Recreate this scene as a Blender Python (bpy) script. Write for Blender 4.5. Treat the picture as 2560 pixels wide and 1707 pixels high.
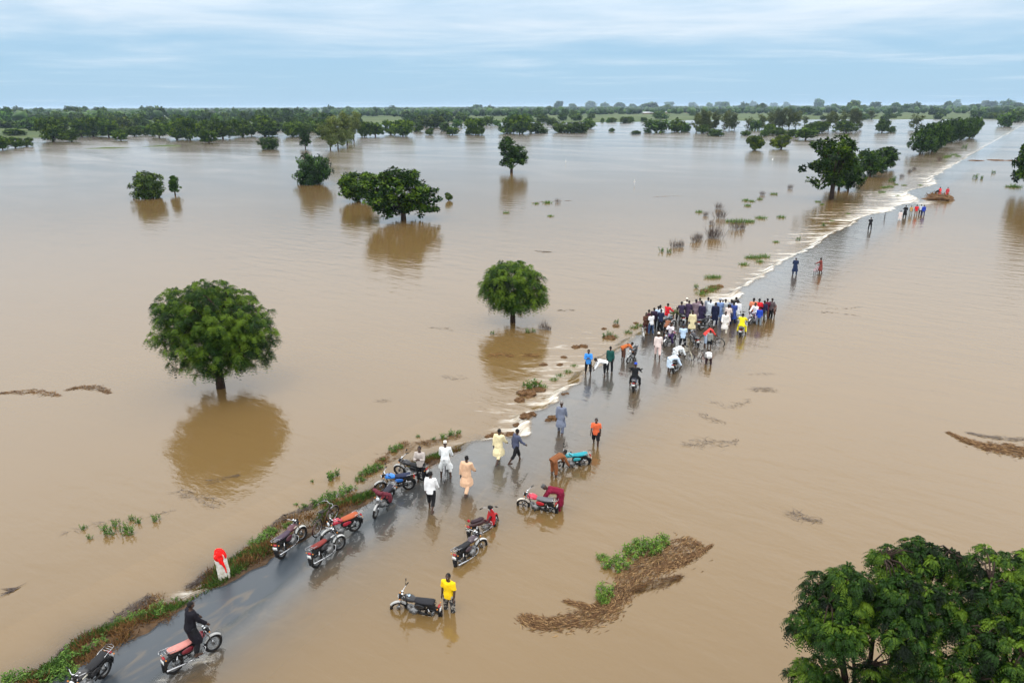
import bpy, bmesh, math, random
import numpy as np
from mathutils import Vector, Matrix, noise as mnoise

for o in list(bpy.data.objects):
    bpy.data.objects.remove(o)
SC = bpy.context.scene
COL = SC.collection
rng = np.random.default_rng(11)
random.seed(11)
rad = math.radians

# ------------------------------------------------------------------ camera
CAM_H = 15.3                      # metres above the upstream water
FOC = 1800.0                      # focal length in photo pixels
CX, CY = 1280.0, 853.5
PITCH = math.atan(587.5 / FOC)
ROLL = rad(0.22)
_f = Vector((0, math.cos(PITCH), -math.sin(PITCH)))
_u0 = Vector((0, math.sin(PITCH), math.cos(PITCH)))
_r0 = Vector((1, 0, 0))
_up = _u0 * math.cos(ROLL) + _r0 * math.sin(ROLL)
_ri = _r0 * math.cos(ROLL) - _u0 * math.sin(ROLL)
cam = bpy.data.cameras.new('camera')
cam.sensor_width = 36.0
cam.lens = 36.0 * FOC / 2560.0
cam.clip_start = 0.5
cam.clip_end = 60000
cam_o = bpy.data.objects.new('camera', cam)
COL.objects.link(cam_o)
M = Matrix.Identity(4)
for i in range(3):
    M[i][0] = _ri[i]; M[i][1] = _up[i]; M[i][2] = -_f[i]
M[2][3] = CAM_H
cam_o.matrix_world = M
SC.camera = cam_o

# ------------------------------------------------------------------ sky, sun, exposure
SUN_EL, SUN_ROT = rad(70), rad(215)     # high, behind the camera, behind thin cloud
w = bpy.data.worlds.new('World'); SC.world = w; w.use_nodes = True
nt = w.node_tree; nt.nodes.clear()
def N(t, typ, **k):
    n = t.nodes.new(typ)
    for a, b in k.items():
        if a.startswith('in_'):
            n.inputs[int(a[3:])].default_value = b
        else:
            setattr(n, a, b)
    return n
def Lk(t, a, b): t.links.new(a, b)
out = N(nt, 'ShaderNodeOutputWorld'); bg = N(nt, 'ShaderNodeBackground'); bg.inputs[1].default_value = 0.12
sky = N(nt, 'ShaderNodeTexSky'); sky.sky_type = 'NISHITA'; sky.sun_disc = False
sky.sun_elevation = SUN_EL; sky.sun_rotation = SUN_ROT; sky.air_density = 1.0; sky.dust_density = 0.6; sky.ozone_density = 1.5
tc = N(nt, 'ShaderNodeTexCoord'); sp = N(nt, 'ShaderNodeSeparateXYZ'); Lk(nt, tc.outputs['Generated'], sp.inputs[0])
zz = N(nt, 'ShaderNodeMath', operation='MAXIMUM'); Lk(nt, sp.outputs[2], zz.inputs[0]); zz.inputs[1].default_value = 0.0
za = N(nt, 'ShaderNodeMath', operation='ADD'); Lk(nt, zz.outputs[0], za.inputs[0]); za.inputs[1].default_value = 0.035
dx = N(nt, 'ShaderNodeMath', operation='DIVIDE'); Lk(nt, sp.outputs[0], dx.inputs[0]); Lk(nt, za.outputs[0], dx.inputs[1])
dy = N(nt, 'ShaderNodeMath', operation='DIVIDE'); Lk(nt, sp.outputs[1], dy.inputs[0]); Lk(nt, za.outputs[0], dy.inputs[1])
cb = N(nt, 'ShaderNodeCombineXYZ'); Lk(nt, dx.outputs[0], cb.inputs[0]); Lk(nt, dy.outputs[0], cb.inputs[1])
mp = N(nt, 'ShaderNodeMapping'); Lk(nt, cb.outputs[0], mp.inputs[0]); mp.inputs['Scale'].default_value = (0.34, 0.42, 1); mp.inputs['Location'].default_value = (2.6, 1.35, 0)
n1 = N(nt, 'ShaderNodeTexNoise'); Lk(nt, mp.outputs[0], n1.inputs['Vector']); n1.inputs['Scale'].default_value = 1.0; n1.inputs['Detail'].default_value = 7; n1.inputs['Roughness'].default_value = 0.58; n1.inputs['Distortion'].default_value = 0.35
# the cloud layer thickens overhead and thins out towards the horizon
el = N(nt, 'ShaderNodeMapRange'); Lk(nt, sp.outputs[2], el.inputs[0]); el.inputs[1].default_value = 0.022; el.inputs[2].default_value = 0.25; el.inputs[3].default_value = -0.22; el.inputs[4].default_value = 0.62
ad = N(nt, 'ShaderNodeMath', operation='ADD'); Lk(nt, n1.outputs[0], ad.inputs[0]); Lk(nt, el.outputs[0], ad.inputs[1])
cr = N(nt, 'ShaderNodeMapRange', interpolation_type='SMOOTHSTEP'); Lk(nt, ad.outputs[0], cr.inputs[0]); cr.inputs[1].default_value = 0.30; cr.inputs[2].default_value = 0.86
mx = N(nt, 'ShaderNodeMix', data_type='RGBA'); Lk(nt, cr.outputs[0], mx.inputs[0])
# thin even veil over the blue, then the cloud streaks
veil = N(nt, 'ShaderNodeMix', data_type='RGBA'); veil.inputs[0].default_value = 0.85
Lk(nt, sky.outputs[0], veil.inputs[6]); veil.inputs[7].default_value = (3.3, 5.4, 7.35, 1)
# an overcast layer is brightest overhead
ov = N(nt, 'ShaderNodeMapRange'); Lk(nt, sp.outputs[2], ov.inputs[0]); ov.inputs[1].default_value = 0.10; ov.inputs[2].default_value = 0.42
cc = N(nt, 'ShaderNodeMix', data_type='RGBA'); Lk(nt, ov.outputs[0], cc.inputs[0]); cc.inputs[6].default_value = (7.0, 7.8, 8.6, 1); cc.inputs[7].default_value = (18.2, 18.6, 18.9, 1)
Lk(nt, veil.outputs[2], mx.inputs[6]); Lk(nt, cc.outputs[2], mx.inputs[7])
Lk(nt, mx.outputs[2], bg.inputs[0]); Lk(nt, bg.outputs[0], out.inputs[0])

sun = bpy.data.lights.new('sun', 'SUN'); sun.energy = .9; sun.angle = rad(16); sun.color = (1, 0.96, 0.9)
sun_o = bpy.data.objects.new('sun', sun); COL.objects.link(sun_o)
_az = SUN_ROT
_sd = Vector((math.sin(_az) * math.cos(SUN_EL), math.cos(_az) * math.cos(SUN_EL), math.sin(SUN_EL)))
sun_o.rotation_euler = _sd.to_track_quat('Z', 'Y').to_euler()
sun_o.location = (0, 0, 60)
SC.view_settings.view_transform = 'Standard'; SC.view_settings.look = 'None'
SC.view_settings.exposure = 0.0; SC.view_settings.gamma = 1.0
SC.render.engine = 'CYCLES'
SC.cycles.max_bounces = 6; SC.cycles.diffuse_bounces = 2; SC.cycles.glossy_bounces = 3
SC.cycles.transparent_max_bounces = 12; SC.cycles.transmission_bounces = 2; SC.cycles.volume_bounces = 0
SC.cycles.use_denoising = True
SC.cycles.sample_clamp_indirect = 8

# ------------------------------------------------------------------ helpers
def tag(o, label=None, cat=None, group=None, kind=None):
    if label: o['label'] = label
    if cat: o['category'] = cat
    if group: o['group'] = group
    if kind: o['kind'] = kind
    return o
def pix(x, y, z=0.0):
    d = _f + _ri * ((x - CX) / FOC) - _up * ((y - CY) / FOC)
    t = (z - CAM_H) / d.z
    return Vector((0, 0, CAM_H)) + d * t
def depth(P): return (P - Vector((0, 0, CAM_H))).dot(_f)

# road frame: u runs along the left road edge, v to the right of it
RA = pix(520 * 1.0884, 1345 * 1.0884); RB = pix(2000 * 1.0884, 490 * 1.0884)
RD = (RB - RA).normalized(); RN = Vector((RD.y, -RD.x, 0))
HEAD = math.atan2(RN.y, RN.x)          # local x = v, local y = u
ROADM = Matrix.Translation(RA) @ Matrix.Rotation(HEAD, 4, 'Z')
def uv(P):
    q = P - RA
    return q.dot(RD), q.dot(RN)
def world(u, v, z=0.0): return RA + RD * u + RN * v + Vector((0, 0, z))
DOWN = -0.5                            # level of the flood on the left of the road
ROADW = 7.0
def sstep(a, b, x):
    t = np.clip((np.asarray(x, float) - a) / (b - a), 0, 1)
    return t * t * (3 - 2 * t)
def bumpf(u, c, w): return np.exp(-((np.asarray(u, float) - c) / w) ** 2)
def lip(u):                            # where the road edge has been washed out
    u = np.asarray(u, float)
    l = 1.5 * bumpf(u, 15.6, 1.5) + 0.5 * bumpf(u, 19.5, 2.4) + 1.5 * bumpf(u, 47.2, 2.6) + 3.6 * bumpf(u, 127, 9) + 1.6 * bumpf(u, 112, 5) + 2.6 * bumpf(u, 160, 9)
    l = l + 0.16 * np.sin(u * 1.7) + 0.1 * np.sin(u * 4.1 + 1) + 0.25 * np.sin(u * 0.33 + 2) * (u > 24)
    return l - 0.12 - 1.25 * bumpf(u, 35.5, 6.5)
def road_z(u, v):
    u = np.asarray(u, float); v = np.asarray(v, float)
    base = np.clip(0.022 - 0.006 * u, -0.07, 0.05) + 0.007 * np.sin(u * 1.1 + v * .9) + 0.005 * np.sin(u * .43 - v * 1.7 + 1)
    cs = 0.030 - 0.018 * sstep(3, 14, u)
    crown = -0.012 * np.abs(v - 1.0) - cs * np.maximum(v - 1.0, 0) ** 1.15
    return base + crown
def waterz(u, v):
    l = lip(u)
    t = sstep(-1.15, 0.0, np.asarray(v, float) - l)
    return DOWN * (1 - t)
def verge_z(u, v):
    """muddy bank left of the road, near part only"""
    u = np.asarray(u, float); v = np.asarray(v, float)
    gap = bumpf(u, -0.75, 0.95) + 0.9 * bumpf(u, 4.6, 0.5) + 0.4 * bumpf(u, 9.4, .5) + sstep(11.2, 14.0, u)
    width = 2.15 - 0.45 * sstep(2, 10, u) + 0.25 * np.sin(u * 1.3) + 0.15 * np.sin(u * 3.1 + .7)
    z = 0.035 - 0.62 * sstep(0.1, 1.0, -v / np.maximum(width, .4)) - 0.32 * np.clip(gap, 0, 1) * sstep(-0.05, 0.8, -v)
    z = z - 0.55 * np.maximum(-v - width * .8, 0)
    return z - 0.5 * sstep(11.0, 15.0, u)
def floor_z(P):
    u, v = uv(P)
    if v > min(-0.3, float(lip(u)) - 0.7): return float(min(road_z(u, min(max(v, 0), ROADW)), 0.08)) - (0.12 * max(0, v - ROADW))
    return DOWN - 0.25
def surf(x, y):
    """photo pixel -> point on the water surface there"""
    P = pix(x, y, 0.0)
    u, v = uv(P)
    if v < float(lip(u)) - 0.4:
        P = pix(x, y, DOWN)
    return P

def mesh_np(name, V, faces, smooth=False, mats=(), mi=None):
    """faces: (n,4) or (n,3) int array"""
    me = bpy.data.meshes.new(name)
    V = np.ascontiguousarray(V, np.float32); faces = np.ascontiguousarray(faces, np.int32)
    n, k = faces.shape
    me.vertices.add(len(V)); me.vertices.foreach_set('co', V.ravel())
    me.loops.add(n * k); me.loops.foreach_set('vertex_index', faces.ravel())
    me.polygons.add(n); me.polygons.foreach_set('loop_start', np.arange(0, n * k, k, dtype=np.int32))
    me.polygons.foreach_set('loop_total', np.full(n, k, np.int32))
    if mi is not None: me.polygons.foreach_set('material_index', np.ascontiguousarray(mi, np.int32))
    if smooth: me.polygons.foreach_set('use_smooth', np.ones(n, bool))
    for m in mats: me.materials.append(m)
    me.update(); me.validate()
    return me
def attr(me, name, vals):
    a = me.attributes.new(name, 'FLOAT', 'POINT'); a.data.foreach_set('value', np.ascontiguousarray(vals, np.float32))
def obj(name, me, parent=None, mw=None):
    o = bpy.data.objects.new(name, me); COL.objects.link(o)
    if parent: o.parent = parent
    if mw is not None: o.matrix_world = mw
    return o
def empty(name, loc=(0, 0, 0), rz=0.0):
    e = bpy.data.objects.new(name, None); COL.objects.link(e)
    e.location = loc; e.rotation_euler = (0, 0, rz); e.empty_display_size = 0.2
    return e

# ------------------------------------------------------------------ materials
def mat(name):
    m = bpy.data.materials.new(name); m.use_nodes = True
    t = m.node_tree; t.nodes.clear()
    o = N(t, 'ShaderNodeOutputMaterial')
    return m, t, o
def pmat(name, col, rough=0.5, metal=0.0, spec=0.5, coat=0.0, noise=0.0, nscale=8.0, objcol=False, bump=0.0, mud=0.0):
    m, t, o = mat(name)
    b = N(t, 'ShaderNodeBsdfPrincipled'); b.inputs['Roughness'].default_value = rough; b.inputs['Metallic'].default_value = metal
    b.inputs['Specular IOR Level'].default_value = spec; b.inputs['Coat Weight'].default_value = coat
    if objcol:
        oi = N(t, 'ShaderNodeObjectInfo'); src = oi.outputs['Color']
    else:
        rgb = N(t, 'ShaderNodeRGB'); rgb.outputs[0].default_value = (*col, 1); src = rgb.outputs[0]
    if noise or bump:
        c = N(t, 'ShaderNodeTexCoord'); nn = N(t, 'ShaderNodeTexNoise'); Lk(t, c.outputs['Object'], nn.inputs['Vector'])
        nn.inputs['Scale'].default_value = nscale; nn.inputs['Detail'].default_value = 5
    if noise:
        mr = N(t, 'ShaderNodeMapRange'); Lk(t, nn.outputs[0], mr.inputs[0]); mr.inputs[1].default_value = 0.25; mr.inputs[2].default_value = 0.75
        mr.inputs[3].default_value = 1 - noise; mr.inputs[4].default_value = 1 + noise
        vm = N(t, 'ShaderNodeVectorMath', operation='SCALE'); Lk(t, src, vm.inputs[0]); Lk(t, mr.outputs[0], vm.inputs['Scale']); src = vm.outputs[0]
    if mud:
        c2 = N(t, 'ShaderNodeTexCoord'); n2 = N(t, 'ShaderNodeTexNoise'); Lk(t, c2.outputs['Object'], n2.inputs['Vector']); n2.inputs['Scale'].default_value = 7; n2.inputs['Detail'].default_value = 6; n2.inputs['Roughness'].default_value = .7
        m2 = N(t, 'ShaderNodeMapRange', interpolation_type='SMOOTHSTEP'); Lk(t, n2.outputs[0], m2.inputs[0]); m2.inputs[1].default_value = .48; m2.inputs[2].default_value = .72; m2.inputs[4].default_value = mud
        mm = N(t, 'ShaderNodeMix', data_type='RGBA'); Lk(t, m2.outputs[0], mm.inputs[0]); Lk(t, src, mm.inputs[6]); mm.inputs[7].default_value = (.13, .085, .05, 1); src = mm.outputs[2]
    if bump:
        bp = N(t, 'ShaderNodeBump'); bp.inputs['Strength'].default_value = bump; bp.inputs['Distance'].default_value = 0.02
        Lk(t, nn.outputs[0], bp.inputs['Height']); Lk(t, bp.outputs[0], b.inputs['Normal'])
    Lk(t, src, b.inputs['Base Color']); Lk(t, b.outputs[0], o.inputs[0])
    return m

def water_mat():
    m, t, o = mat('muddy_water')
    c = N(t, 'ShaderNodeTexCoord')
    # ---- ripples: local x runs with the current, y along the road
    def nz(scale, detail, rough=0.5, dist=0.0):
        mpn = N(t, 'ShaderNodeMapping'); Lk(t, c.outputs['Object'], mpn.inputs[0]); mpn.inputs['Scale'].default_value = scale
        n = N(t, 'ShaderNodeTexNoise'); Lk(t, mpn.outputs[0], n.inputs['Vector']); n.inputs['Scale'].default_value = 1.0
        n.inputs['Detail'].default_value = detail; n.inputs['Roughness'].default_value = rough; n.inputs['Distortion'].default_value = dist
        return n
    fine = nz((2.6, 5.2, 1), 3, 0.55, 0.3)
    wide = nz((0.35, 0.9, 1), 2, 0.5, 0.4)
    flow = nz((0.55, 2.1, 1), 4, 0.62, 0.9)
    ar = N(t, 'ShaderNodeAttribute'); ar.attribute_name = 'rip'
    hs = N(t, 'ShaderNodeMath', operation='MULTIPLY'); Lk(t, fine.outputs[0], hs.inputs[0]); hs.inputs[1].default_value = 0.02
    hw = N(t, 'ShaderNodeMath', operation='MULTIPLY'); Lk(t, wide.outputs[0], hw.inputs[0]); hw.inputs[1].default_value = 0.085
    h1 = N(t, 'ShaderNodeMath', operation='ADD'); Lk(t, hs.outputs[0], h1.inputs[0]); Lk(t, hw.outputs[0], h1.inputs[1])
    ac = N(t, 'ShaderNodeAttribute'); ac.attribute_name = 'calm'; h1c = N(t, 'ShaderNodeMath', operation='MULTIPLY'); Lk(t, h1.outputs[0], h1c.inputs[0]); Lk(t, ac.outputs['Fac'], h1c.inputs[1])
    hf = N(t, 'ShaderNodeMath', operation='MULTIPLY'); Lk(t, flow.outputs[0], hf.inputs[0]); Lk(t, ar.outputs['Fac'], hf.inputs[1])
    h2 = N(t, 'ShaderNodeMath', operation='ADD'); Lk(t, h1c.outputs[0], h2.inputs[0]); Lk(t, hf.outputs[0], h2.inputs[1])
    bp = N(t, 'ShaderNodeBump'); bp.inputs['Strength'].default_value = 1.0; bp.inputs['Distance'].default_value = 0.5
    Lk(t, h2.outputs[0], bp.inputs['Height'])
    # ---- silt colour with slow drifting patches
    big = nz((0.045, 0.085, 1), 6, 0.62, 1.2)
    mc = N(t, 'ShaderNodeMix', data_type='RGBA'); Lk(t, big.outputs[0], mc.inputs[0])
    mc.inputs[6].default_value = (0.143, 0.087, 0.031, 1); mc.inputs[7].default_value = (0.174, 0.109, 0.043, 1)
    dif = N(t, 'ShaderNodeBsdfDiffuse'); Lk(t, mc.outputs[2], dif.inputs[0])
    tr = N(t, 'ShaderNodeBsdfTransparent'); tr.inputs[0].default_value = (0.93, 0.95, 0.95, 1)
    ao = N(t, 'ShaderNodeAttribute'); ao.attribute_name = 'opac'
    s1 = N(t, 'ShaderNodeMixShader'); Lk(t, ao.outputs['Fac'], s1.inputs[0]); Lk(t, tr.outputs[0], s1.inputs[1]); Lk(t, dif.outputs[0], s1.inputs[2])
    gl = N(t, 'ShaderNodeBsdfGlossy'); rn = nz((0.02, 0.05, 1), 4, 0.6, 0.8); rm = N(t, 'ShaderNodeMapRange'); Lk(t, rn.outputs[0], rm.inputs[0]); rm.inputs[1].default_value = .35; rm.inputs[2].default_value = .7; rm.inputs[3].default_value = .012; rm.inputs[4].default_value = .075; ra = N(t, 'ShaderNodeMath', operation='MULTIPLY_ADD'); Lk(t, ac.outputs['Fac'], ra.inputs[0]); ra.inputs[1].default_value = -.155; ra.inputs[2].default_value = .155; rsum = N(t, 'ShaderNodeMath', operation='ADD'); Lk(t, ra.outputs[0], rsum.inputs[0]); Lk(t, rm.outputs[0], rsum.inputs[1]); Lk(t, rsum.outputs[0], gl.inputs['Roughness']); Lk(t, bp.outputs[0], gl.inputs['Normal'])
    fr = N(t, 'ShaderNodeFresnel'); fr.inputs['IOR'].default_value = 1.6; Lk(t, bp.outputs[0], fr.inputs['Normal'])
    # light coming up from the bed leaves the thin film freely
    gm = N(t, 'ShaderNodeNewGeometry'); inv = N(t, 'ShaderNodeMath', operation='SUBTRACT'); inv.inputs[0].default_value = 1.0; Lk(t, gm.outputs['Backfacing'], inv.inputs[1])
    af = N(t, 'ShaderNodeAttribute'); af.attribute_name = 'film'; fi = N(t, 'ShaderNodeMath', operation='MULTIPLY'); Lk(t, af.outputs['Fac'], fi.inputs[0]); Lk(t, inv.outputs[0], fi.inputs[1])
    frm = N(t, 'ShaderNodeMath', operation='MULTIPLY'); Lk(t, fr.outputs[0], frm.inputs[0]); Lk(t, fi.outputs[0], frm.inputs[1])
    s2 = N(t, 'ShaderNodeMixShader'); Lk(t, frm.outputs[0], s2.inputs[0]); Lk(t, s1.outputs[0], s2.inputs[1]); Lk(t, gl.outputs[0], s2.inputs[2])
    # ---- foam: streaks drawn out along the current
    fa = N(t, 'ShaderNodeAttribute'); fa.attribute_name = 'foam'
    vr = N(t, 'ShaderNodeVectorRotate'); vr.rotation_type = 'Z_AXIS'; vr.inputs['Angle'].default_value = HEAD; Lk(t, c.outputs['Object'], vr.inputs[0])
    def nw(scale, detail, rough, dist):
        mpn = N(t, 'ShaderNodeMapping'); Lk(t, vr.outputs[0], mpn.inputs[0]); mpn.inputs['Scale'].default_value = scale
        n = N(t, 'ShaderNodeTexNoise'); Lk(t, mpn.outputs[0], n.inputs['Vector']); n.inputs['Scale'].default_value = 1.0
        n.inputs['Detail'].default_value = detail; n.inputs['Roughness'].default_value = rough; n.inputs['Distortion'].default_value = dist
        return n
    f1 = nw((0.16, 1.0, 1), 6, 0.62, 0.5); f2 = nw((1.1, 3.2, 1), 5, 0.65, 0.5)
    fs = N(t, 'ShaderNodeMath', operation='MULTIPLY_ADD'); Lk(t, f2.outputs[0], fs.inputs[0]); fs.inputs[1].default_value = 0.45; Lk(t, f1.outputs[0], fs.inputs[2])
    th = N(t, 'ShaderNodeMath', operation='MULTIPLY_ADD'); Lk(t, fa.outputs['Fac'], th.inputs[0]); th.inputs[1].default_value = -0.50; th.inputs[2].default_value = 1.03
    di = N(t, 'ShaderNodeMath', operation='SUBTRACT'); Lk(t, fs.outputs[0], di.inputs[0]); Lk(t, th.outputs[0], di.inputs[1])
    fm = N(t, 'ShaderNodeMapRange', interpolation_type='SMOOTHSTEP'); Lk(t, di.outputs[0], fm.inputs[0]); fm.inputs[1].default_value = -0.07; fm.inputs[2].default_value = 0.30
    fd = N(t, 'ShaderNodeBsdfPrincipled'); fd.inputs['Base Color'].default_value = (0.74, 0.70, 0.62, 1); fd.inputs['Roughness'].default_value = 0.5
    f3 = nw((1.6, 2.6, 1), 6, 0.7, 0.6); fcr = N(t, 'ShaderNodeMapRange', interpolation_type='SMOOTHSTEP'); Lk(t, f3.outputs[0], fcr.inputs[0]); fcr.inputs[1].default_value = .36; fcr.inputs[2].default_value = .58
    fcm = N(t, 'ShaderNodeMix', data_type='RGBA'); Lk(t, fcr.outputs[0], fcm.inputs[0]); fcm.inputs[6].default_value = (0.40, 0.33, 0.235, 1); fcm.inputs[7].default_value = (0.74, 0.71, 0.64, 1); Lk(t, fcm.outputs[2], fd.inputs['Base Color'])
    fb = N(t, 'ShaderNodeBump'); fb.inputs['Strength'].default_value = 0.9; fb.inputs['Distance'].default_value = 0.12; Lk(t, fs.outputs[0], fb.inputs['Height']); Lk(t, fb.outputs[0], fd.inputs['Normal'])
    s3 = N(t, 'ShaderNodeMixShader'); Lk(t, fm.outputs[0], s3.inputs[0]); Lk(t, s2.outputs[0], s3.inputs[1]); Lk(t, fd.outputs[0], s3.inputs[2])
    Lk(t, s3.outputs[0], o.inputs[0])
    return m

def asphalt_mat():
    m, t, o = mat('wet_asphalt')
    c = N(t, 'ShaderNodeTexCoord'); b = N(t, 'ShaderNodeBsdfPrincipled')
    n1 = N(t, 'ShaderNodeTexNoise'); Lk(t, c.outputs['Object'], n1.inputs['Vector']); n1.inputs['Scale'].default_value = 0.8; n1.inputs['Detail'].default_value = 8; n1.inputs['Roughness'].default_value = .65
    n2 = N(t, 'ShaderNodeTexNoise'); Lk(t, c.outputs['Object'], n2.inputs['Vector']); n2.inputs['Scale'].default_value = 40; n2.inputs['Detail'].default_value = 4
    mpn = N(t, 'ShaderNodeMapping'); Lk(t, c.outputs['Object'], mpn.inputs[0]); mpn.inputs['Scale'].default_value = (0.9, 0.35, 1)
    n3 = N(t, 'ShaderNodeTexNoise'); Lk(t, mpn.outputs[0], n3.inputs['Vector']); n3.inputs['Scale'].default_value = 2; n3.inputs['Detail'].default_value = 6; n3.inputs['Distortion'].default_value = 1.2
    mx1 = N(t, 'ShaderNodeMix', data_type='RGBA'); Lk(t, n1.outputs[0], mx1.inputs[0]); mx1.inputs[6].default_value = (0.026, 0.034, 0.043, 1); mx1.inputs[7].default_value = (0.052, 0.062, 0.073, 1)
    ms = N(t, 'ShaderNodeMapRange', interpolation_type='SMOOTHSTEP'); Lk(t, n3.outputs[0], ms.inputs[0]); ms.inputs[1].default_value = .5; ms.inputs[2].default_value = .72; ms.inputs[4].default_value = .55
    mx2 = N(t, 'ShaderNodeMix', data_type='RGBA'); Lk(t, ms.outputs[0], mx2.inputs[0]); Lk(t, mx1.outputs[2], mx2.inputs[6]); mx2.inputs[7].default_value = (0.13, 0.10, 0.068, 1)
    Lk(t, mx2.outputs[2], b.inputs['Base Color'])
    rr = N(t, 'ShaderNodeMapRange'); Lk(t, n1.outputs[0], rr.inputs[0]); rr.inputs[3].default_value = .16; rr.inputs[4].default_value = .5; b.inputs['Specular IOR Level'].default_value = .38; Lk(t, rr.outputs[0], b.inputs['Roughness'])
    bp = N(t, 'ShaderNodeBump'); bp.inputs['Strength'].default_value = .25; bp.inputs['Distance'].default_value = .01; Lk(t, n2.outputs[0], bp.inputs['Height']); Lk(t, bp.outputs[0], b.inputs['Normal'])
    Lk(t, b.outputs[0], o.inputs[0])
    return m

def ramp2(name, stops, scale, rough=0.9, bump=0.0, bscale=6.0, detail=7, attrmix=None):
    m, t, o = mat(name)
    c = N(t, 'ShaderNodeTexCoord'); b = N(t, 'ShaderNodeBsdfPrincipled'); b.inputs['Roughness'].default_value = rough; b.inputs['Specular IOR Level'].default_value = .25
    n = N(t, 'ShaderNodeTexNoise'); Lk(t, c.outputs['Object'], n.inputs['Vector']); n.inputs['Scale'].default_value = scale; n.inputs['Detail'].default_value = detail; n.inputs['Roughness'].default_value = .62
    cr = N(t, 'ShaderNodeValToRGB'); e = cr.color_ramp.elements
    while len(e) < len(stops): e.new(0.5)
    for i, (p, col) in enumerate(stops):
        e[i].position = p; e[i].color = (*col, 1)
    Lk(t, n.outputs[0], cr.inputs[0]); Lk(t, cr.outputs[0], b.inputs['Base Color'])
    if bump:
        n2 = N(t, 'ShaderNodeTexNoise'); Lk(t, c.outputs['Object'], n2.inputs['Vector']); n2.inputs['Scale'].default_value = bscale; n2.inputs['Detail'].default_value = 8
        bp = N(t, 'ShaderNodeBump'); bp.inputs['Strength'].default_value = bump; bp.inputs['Distance'].default_value = .06; Lk(t, n2.outputs[0], bp.inputs['Height']); Lk(t, bp.outputs[0], b.inputs['Normal'])
    Lk(t, b.outputs[0], o.inputs[0])
    return m

def leaf_mat(name, dark, mid, light, trans=0.2, rough=.5):
    """colour from each leaf's own 'tint'; the object colour shifts a whole plant"""
    m, t, o = mat(name)
    a = N(t, 'ShaderNodeAttribute'); a.attribute_name = 'tint'
    cr = N(t, 'ShaderNodeValToRGB'); e = cr.color_ramp.elements; e.new(.5)
    for i, (p, col) in enumerate(((0, dark), (.5, mid), (1, light))):
        e[i].position = p; e[i].color = (*col, 1)
    Lk(t, a.outputs['Fac'], cr.inputs[0])
    oi = N(t, 'ShaderNodeObjectInfo')
    mu = N(t, 'ShaderNodeMix', data_type='RGBA', blend_type='MULTIPLY'); mu.inputs[0].default_value = 1
    Lk(t, cr.outputs[0], mu.inputs[6]); Lk(t, oi.outputs['Color'], mu.inputs[7])
    b = N(t, 'ShaderNodeBsdfPrincipled'); b.inputs['Roughness'].default_value = rough; b.inputs['Specular IOR Level'].default_value = .13
    Lk(t, mu.outputs[2], b.inputs['Base Color'])
    tr = N(t, 'ShaderNodeBsdfTranslucent'); Lk(t, mu.outputs[2], tr.inputs[0])
    s = N(t, 'ShaderNodeMixShader'); s.inputs[0].default_value = trans; Lk(t, b.outputs[0], s.inputs[1]); Lk(t, tr.outputs[0], s.inputs[2])
    Lk(t, s.outputs[0], o.inputs[0])
    return m

M_WATER = water_mat(); M_ASPH = asphalt_mat()
M_SOIL = ramp2('bank_soil', [(.3, (.026, .018, .011)), (.5, (.065, .038, .02)), (.75, (.13, .075, .036))], 2.4, .85, .8, 9)
M_BED = ramp2('ground_soil', [(.3, (.03, .05, .013)), (.48, (.052, .08, .018)), (.62, (.075, .095, .027)), (.8, (.10, .08, .042))], .012, .95)
M_LEAF = leaf_mat('leaf', (.002, .007, .0013), (.016, .048, .0045), (.11, .18, .013), .12)
M_LEAFD = leaf_mat('leaf_dark', (.005, .014, .003), (.022, .055, .009), (.08, .145, .022), .15)
M_LEAFY = leaf_mat('leaf_pale', (.035, .055, .014), (.085, .115, .028), (.17, .2, .06))
M_WEED = leaf_mat('weed_leaf', (.03, .055, .012), (.06, .13, .02), (.15, .24, .04))
M_DRY = leaf_mat('dry_stalk', (.045, .025, .015), (.125, .064, .03), (.34, .21, .095), trans=.1, rough=.8)
M_RUST = leaf_mat('dead_grass', (.07, .035, .014), (.17, .085, .03), (.30, .18, .07), trans=.1, rough=.8)
M_TWIG = leaf_mat('drowned_twig', (.045, .035, .033), (.09, .07, .06), (.17, .13, .11), trans=0, rough=.85)
M_BARK = ramp2('bark', [(.3, (.016, .010, .008)), (.55, (.034, .021, .015)), (.8, (.06, .04, .028))], 6, .9, .6, 14)
# ------------------------------------------------------------------ setting: water, road, bank, ground
def axis(parts):
    a = []
    for lo, hi, st in parts:
        a += list(np.arange(lo, hi, st))
    a.append(parts[-1][1])
    return np.array(a)
def geo(a, b, n): return list(np.geomspace(a, b, n))
us = np.unique(np.round(np.concatenate([-np.array(geo(13, 900, 22)), np.arange(-13, 30, .22), np.arange(30, 62, .4), np.arange(62, 140, 1.0), np.arange(140, 260, 2.5), geo(260, 9000, 60)]), 3))
vs = np.unique(np.round(np.concatenate([-np.array(geo(14, 9000, 60)), np.arange(-14, -5, .6), np.arange(-5, 3.2, .14), np.arange(3.2, 9, .3), np.arange(9, 20, 1.0), geo(20, 6000, 45)]), 3))
def grid(vs, us):
    VV, UU = np.meshgrid(vs, us)
    nv, nu = len(vs), len(us)
    i = np.arange(nv * nu).reshape(nu, nv)
    F = np.stack([i[:-1, :-1], i[:-1, 1:], i[1:, 1:], i[1:, :-1]], -1).reshape(-1, 4)
    return VV.ravel(), UU.ravel(), F
Vv, Uu, Fq = grid(vs, us)
Zw = waterz(Uu, Vv)
lp = lip(Uu)
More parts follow.
